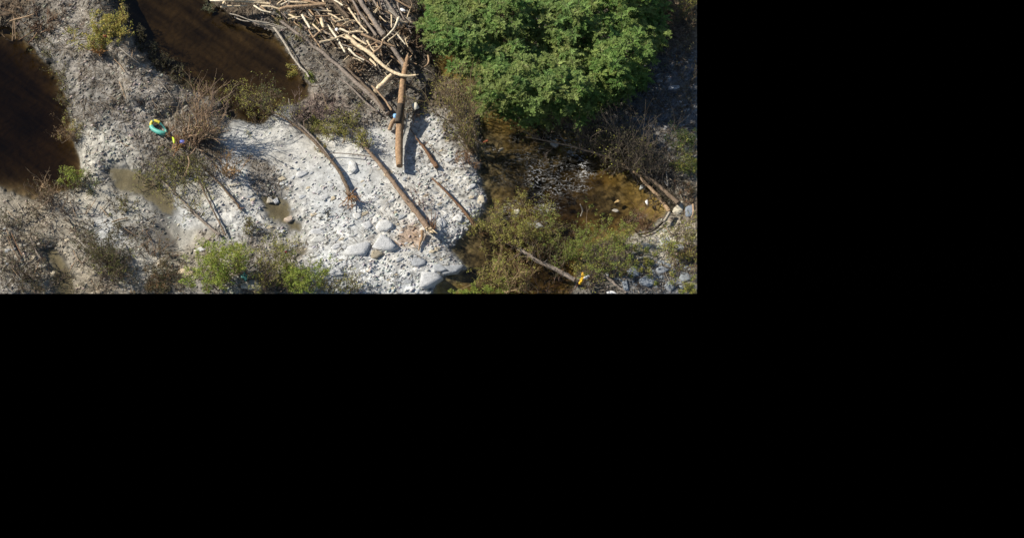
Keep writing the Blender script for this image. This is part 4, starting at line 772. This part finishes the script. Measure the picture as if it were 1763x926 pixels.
# --- the big green trees
CROWN = [(725,-70),(722,15),(736,26),(727,40),(742,60),(733,76),(752,86),(770,78),(778,92),(792,102),(772,118),(790,128),(812,130),(818,150),(832,160),(822,176),(848,186),(868,188),(890,204),(915,212),(945,206),(958,190),(985,203),(1006,206),(1030,188),(1040,170),(1074,166),(1086,146),(1110,136),(1108,116),(1126,100),(1130,76),(1140,60),(1142,40),(1143,-70)]
TREES = [((782,58),'leftmost green tree overhanging the river beside the log jam'), ((872,12),'green tree at the top edge behind the leftmost one'), ((868,128),'green tree lowest on the left with its boughs over brown water'),
         ((985,28),'green tree at the top edge in the middle of the grove'), ((965,150),'green tree at the bottom of the grove above the rapids'), ((1075,92),'rightmost green tree of the grove beside the shaded bank'), ((1080,-20),'green tree in the upper right of the grove')]
tc_ = np.array([t[0] for t in TREES], float)
r4 = np.random.default_rng(44); cand = []
GAPS = [(782,98,16,12),(884,27,22,7),(1020,66,48,6),(905,70,26,7),(960,104,20,6),(790,-5,10,5),(1000,128,10,8),(840,95,8,6),(1040,20,14,6)]
while len(cand) < 840:
    x, y = r4.uniform(720, 1145), r4.uniform(-65, 212)
    s = polysd(np.array([x]), np.array([y]), CROWN)[0]
    if s < 5 and not (s > -7 and r4.random() < .35): continue
    if any(((x - a) / c) ** 2 + ((y - b) / d) ** 2 < 1 for a, b, c, d in GAPS): continue
    if any(math.hypot(x - c[0], (y - c[1]) * 1.2) < 7.5 for c in cand): 
        if r4.random() < .93: continue
    cand.append((x, y, s))
cand = np.array(cand); own = np.argmin(np.hypot(cand[:, None, 0] - tc_[None, :, 0], 1.2 * (cand[:, None, 1] - tc_[None, :, 1])), 1)
for ti, ((tx, ty), lab) in enumerate(TREES):
    hz = 4.6; bx, by = tx, ty + hz * 25 * math.sin(TH) * .85; base = at(bx, by)
    t = thing('green_tree', base, lab, 'tree', 'green trees of the grove'); top = P(tx, ty, hz * .85)
    mt = MB(); fork = base + (top - base) * .45 + r4.normal(size=3) * [.3, .3, 0]; mt.tube(arc([base - [0, 0, .2], (base + fork) / 2 + r4.normal(size=3) * .12, fork]), np.linspace(.24, .15, 9), 8)
    ml = MB(); sel = cand[own == ti]
    for (x, y, s) in sel:
        dd = math.hypot((x - tx) / 75, (y - ty) / 60); edge = min(s / 45, 1.0)
        z = 1.6 + 3.6 * max(0, 1 - .62 * dd ** 1.7) * (.45 + .55 * edge) + r4.normal() * .5
        c = P(x, y, max(z, .9)); hu = r4.random()
        col0 = np.array([.125,.225,.055]) * (1 - hu) + np.array([.235,.28,.08]) * hu; 
        if x > 1000: col0 = col0 * [.95, 1.0, .9]
        # bough: a twig from the fork, sprays along several twiglets
        if r4.random() < .7:
            mid = (fork + c) / 2 + np.array([0, 0, -.25]); mt.tube(arc([fork, mid, c]), np.linspace(.05, .012, 9), 4, cap=False)
        K = 10
        for b in range(K):
            a = r4.uniform(0, 2 * math.pi); d = np.array([math.cos(a), math.sin(a), r4.normal() * .3 + .12]); d /= np.linalg.norm(d); l = r4.uniform(.35, .80); n = 26
            tt = np.repeat(np.linspace(.12, 1, n // 2), 2); sgn = np.tile([-1, 1], n // 2); side = np.cross(d, [0, 0, 1]); side /= np.linalg.norm(side)
            ll = (.055 + .06 * (1 - tt)) * r4.uniform(.8, 1.3, n); ax = d[None] * .75 + side[None] * sgn[:, None] + r4.normal(size=(n, 3)) * .22; ax /= np.linalg.norm(ax, axis=1)[:, None]
            p0 = c + d * (l * tt)[:, None] + np.array([0, 0, -.22]) * (tt ** 2)[:, None] * l; pts = p0 + ax * ll[:, None] * .8
            nn = np.array([0, 0, 1.0]) + r4.normal(size=(n, 3)) * .35; wv = np.cross(ax, nn); wv /= np.linalg.norm(wv, axis=1)[:, None]
            cc = np.clip(col0 * (.7 + .6 * r4.random()) * (.8 + .4 * r4.random((n, 1))), 0, .4)
            v4 = np.stack([pts - ax * ll[:, None], pts + wv * (ll * .42)[:, None], pts + ax * ll[:, None], pts - wv * (ll * .42)[:, None]], 1).reshape(-1, 3)
            ml.add(v4, np.arange(n * 4).reshape(n, 4), np.repeat(cc, 4, 0))
            if b < 2: mt.tube([c, c + d * l * .8 + [0, 0, .03]], [.014, .008], 3, cap=False)
        # inner shade layer of sparse leaves below
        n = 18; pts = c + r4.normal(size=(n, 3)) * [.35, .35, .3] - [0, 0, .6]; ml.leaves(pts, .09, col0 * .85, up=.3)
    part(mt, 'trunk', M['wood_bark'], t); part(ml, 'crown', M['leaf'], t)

# ------------------------------------------------------------------ lost belongings
def ringpart(cx, cy, a0, a1, name, m, par, R=(.40,.60), rr=.13, rot=math.radians(35), z=.42):
    n = 16; an = np.linspace(a0, a1, n); c = at(cx, cy, z); x = R[0] * np.cos(an); y = R[1] * np.sin(an)
    X_ = x * math.cos(rot) - y * math.sin(rot); Y_ = x * math.sin(rot) + y * math.cos(rot)
    pts = np.stack([c[0] + X_, c[1] + Y_, c[2] + .08 * np.sin(an * 2) + .05 * Y_], -1)
    mb = MB(); mb.tube(pts, np.full(n, rr), 10, rough=.10); return part(mb, name, M[m], par, smooth=True)
t = thing('swim_ring', at(274, 221, .4), 'half deflated teal and yellow swim ring snagged on the brush', 'swim ring')
for a0, a1, nm, mm, rr_ in [(20, 62, 'yellow_panel', 'yellow', .12), (64, 76, 'green_panel', 'darkteal', .11), (78, 128, 'yellow_panel', 'yellow', .14), (130, 258, 'teal_panel', 'teal', .19), (260, 318, 'teal_panel', 'teal', .11), (320, 378, 'green_panel', 'darkteal', .09)]:
    ringpart(273, 220, math.radians(a0), math.radians(a1), nm, mm, t, R=(.33, .66), rr=rr_ * .85, rot=math.radians(46), z=.3)
def crumple(cx, cy, w, h, z, name, label, cat, m, deg=0, seed=1, th=.10):
    r = np.random.default_rng(seed); v, f = IC3; v = v.copy(); n = r.normal(size=(7, 3)) * 3
    v *= (1 + .16 * sum(np.sin(v @ q + i) for i, q in enumerate(n)) / 2.2)[:, None]
    a = math.radians(deg); v = v * [w / 50, h / 50 / math.cos(TH), th]; v = np.stack([v[:, 0] * math.cos(a) - v[:, 1] * math.sin(a), v[:, 0] * math.sin(a) + v[:, 1] * math.cos(a), v[:, 2]], -1)
    c = at(cx, cy, z); mb = MB(); mb.add(v + c, f); return tag(mb.build(name, M[m], origin=c), label, cat)
crumple(299, 241, 5, 12, .4, 'plastic_toy', 'yellow green strip of inflatable plastic below the swim ring', 'plastic', 'lime', 15, 2)
crumple(314, 244, 9, 7, .4, 'cloth', 'blue crumpled cloth at the foot of the tall dead bush', 'cloth', 'navy', 10, 3)
crumple(680.5, 200, 8, 7, 1.0, 'plastic_scrap', 'light blue plastic scrap caught beside the big brown log', 'plastic', 'blue', 30, 4, .14)
crumple(422, 477, 12, 14, .5, 'cloth', 'dark teal cloth under the bright green bush', 'cloth', 'darkteal', 20, 5)
crumple(1114, 349, 5, 9, .15, 'bottle', 'small white plastic bottle floating near the river corner', 'bottle', 'white', 5, 6)
crumple(1053, 505, 16, 8, .3, 'plastic_scrap', 'white plastic scrap at the bottom edge right of the yellow cloth', 'plastic', 'white', 0, 7)
crumple(1045, 472, 6, 7, .3, 'plastic_scrap', 'pale lilac scrap on the rubble right of the yellow cloth', 'plastic', 'white', 20, 8, .08)
crumple(237, 177, 12, 13, .06, 'bucket_lid', 'black plastic scrap on the grey bank above the swim ring', 'plastic', 'black', 20, 9, .07)
crumple(180, 63, 7, 6, .5, 'cloth', 'dark red scrap in the yellow green shrub', 'cloth', 'red', 0, 10)
crumple(492, 434, 5, 3, .8, 'cloth', 'small red scrap on the slender sapling', 'cloth', 'red', 0, 11, .05)
crumple(694, 18, 10, 5, 1.0, 'plastic_scrap', 'white scrap on the muddy mound at the top of the jam', 'plastic', 'white', -25, 12, .06)
crumple(580, 51, 6, 5, 1.2, 'plastic_scrap', 'white scrap among the pale jam sticks', 'plastic', 'white', 0, 13, .06)
# yellow cloth with a white sleeve, hanging off the trunk
t = thing('jacket', at(1001, 482, .9), 'bright yellow jacket caught at the end of the grey trunk', 'jacket')
for (cx, cy, w_, h_, m, nm, s) in [(1002,481,6,9,'golden','body',21), (1004,472.5,6,5,'golden','hood',22), (999,487,5.5,4.5,'golden','hem',23), (1010,477,10,3,'white','sleeve',24)]:
    o = crumple(cx, cy, w_, h_, 1.0, nm, 'x', 'x', m, -25 if nm != 'sleeve' else 28, s, .13)
    del o['label']; del o['category']; o.location = Vector(o.location) - Vector(t.location); o.parent = t
shrub((1006,486), .9, 1.0, 12, 'reddish twigs around the yellow jacket', twig=(.17,.10,.08), r=.016, jit=.3)
# cream foam square board
c = at(715, 183, .55); mb = MB(); s = .17; ax = np.array([.80, .35, .1]); ay = np.array([-.45, .85, .15]); nz = np.array([0, 0, .05])
v = [c + sx * ax * s * 1.2 + sy * ay * s * 1.4 + sz * nz for sz in (-1, 1) for sx, sy in ((-1,-1),(1,-1),(1,1),(-1,1))]
mb.add(v, [[0,1,2,3],[4,5,6,7],[0,1,5,4],[1,2,6,5],[2,3,7,6],[3,0,4,7]]); tag(mb.build('foam_board', M['cream_foam'], origin=c), 'cream square foam board right of the big brown log', 'board')

# ------------------------------------------------------------------ twig litter (countless)
def litter(n, test, name, label, seed, cols, lr=(.12, .5), rr=(.006, .019), zr_=.08):
    r = np.random.default_rng(seed); x = r.uniform(0, XR, n); y = r.uniform(0, YB, n); k = test(x, y, r); x = x[k]; y = y[k]; m = len(x); b = at(x, y); b[:, 2] += r.uniform(.01, zr_, m)
    a = r.uniform(0, math.pi, m); d = np.stack([np.cos(a), np.sin(a), r.normal(size=m) * .25], -1); l = r.uniform(*lr, m); R = r.uniform(*rr, m)
    s = np.stack([-np.sin(a), np.cos(a), 0 * a], -1); up = np.array([0, 0, 1.0])
    e0 = b - d * l[:, None] / 2; e1 = b + d * l[:, None] / 2
    v = np.stack([e0 + s * R[:, None], e0 + up * R[:, None] * 1.6, e0 - s * R[:, None], e1 + s * R[:, None] * .6, e1 + up * R[:, None], e1 - s * R[:, None] * .6], 1).reshape(-1, 3)
    f = (np.array([[0,1,4,3],[1,2,5,4],[2,0,3,5]])[None] + (np.arange(m) * 6)[:, None, None]).reshape(-1, 4)
    c = np.array(cols)[r.integers(0, len(cols), m)] * (.7 + .6 * r.random((m, 1))); mb = MB(); mb.add(v, f, np.repeat(c, 6, 0)); o = mb.build(name, M['litter']); o['kind'] = 'stuff'; tag(o, label, 'twigs')
litter(95000, lambda x, y, r: (GD(x, y) < 0) & (r.random(len(x)) < np.clip(GRO(x, y)[0] * 1.3 - .3, .02, 1) * np.clip(1.35 - GRO(x, y)[1][:, 0] * 2.4, .06, 1) * np.clip((fbm(x / 18, y / 18, 55, 3) - .3) * 4, .1, 1)),
       'twig_litter', 'broken twigs and flood litter strewn over the banks', 61, [(.14,.105,.075),(.24,.19,.14),(.36,.31,.24),(.08,.065,.05)])
def cover(n, test, name, label, seed, cols, ls=.05):
    r = np.random.default_rng(seed); x = r.uniform(0, XR, n); y = r.uniform(0, YB, n); k = test(x, y, r); x = x[k]; y = y[k]; m = len(x); b = at(x, y); b[:, 2] += r.uniform(.02, .14, m)
    mb = MB(); mb.leaves(b, ls * (.6 + .8 * r.random(m)), np.array(cols)[r.integers(0, len(cols), m)] * (.7 + .6 * r.random((m, 1)))); o = mb.build(name, M['leaf']); o['kind'] = 'stuff'; tag(o, label, 'ground cover')
def patches(pts):
    def f(x, y, r):
        k = np.zeros(len(x))
        for a, b, s, w_ in pts: k = np.maximum(k, w_ * np.exp(-((x - a) / s) ** 2 - ((y - b) / s * 1.2) ** 2))
        return (r.random(len(x)) < k * np.clip((fbm(x / 9, y / 9, 91, 3) - .35) * 5, 0, 1)) & (GD(x, y) < 0)
    return f
cover(90000, patches([(217,198,9,.5),(132,162,8,.5),(212,112,8,.5),(240,148,8,.4),(155,12,26,.3),(120,60,16,.3),(200,70,22,.35),(60,80,12,.4),(85,105,14,.5),(105,150,12,.5),(205,232,10,.3),(240,280,12,.4),(520,60,14,.4),(560,110,18,.2),(470,110,10,.2),(505,90,9,.5),(1070,440,20,.4),(1130,445,22,.3),(1180,500,20,.4),(330,60,1,.1),(480,385,8,.4),(428,265,7,.6),(1100,60,40,.2),(230,410,16,.4),(310,480,10,.4),(290,290,20,.3),(350,300,16,.3)]),
      'low_weeds', 'low green and brown weeds in patches on the banks', 71, [(.13,.14,.04),(.09,.09,.035),(.18,.16,.05)])
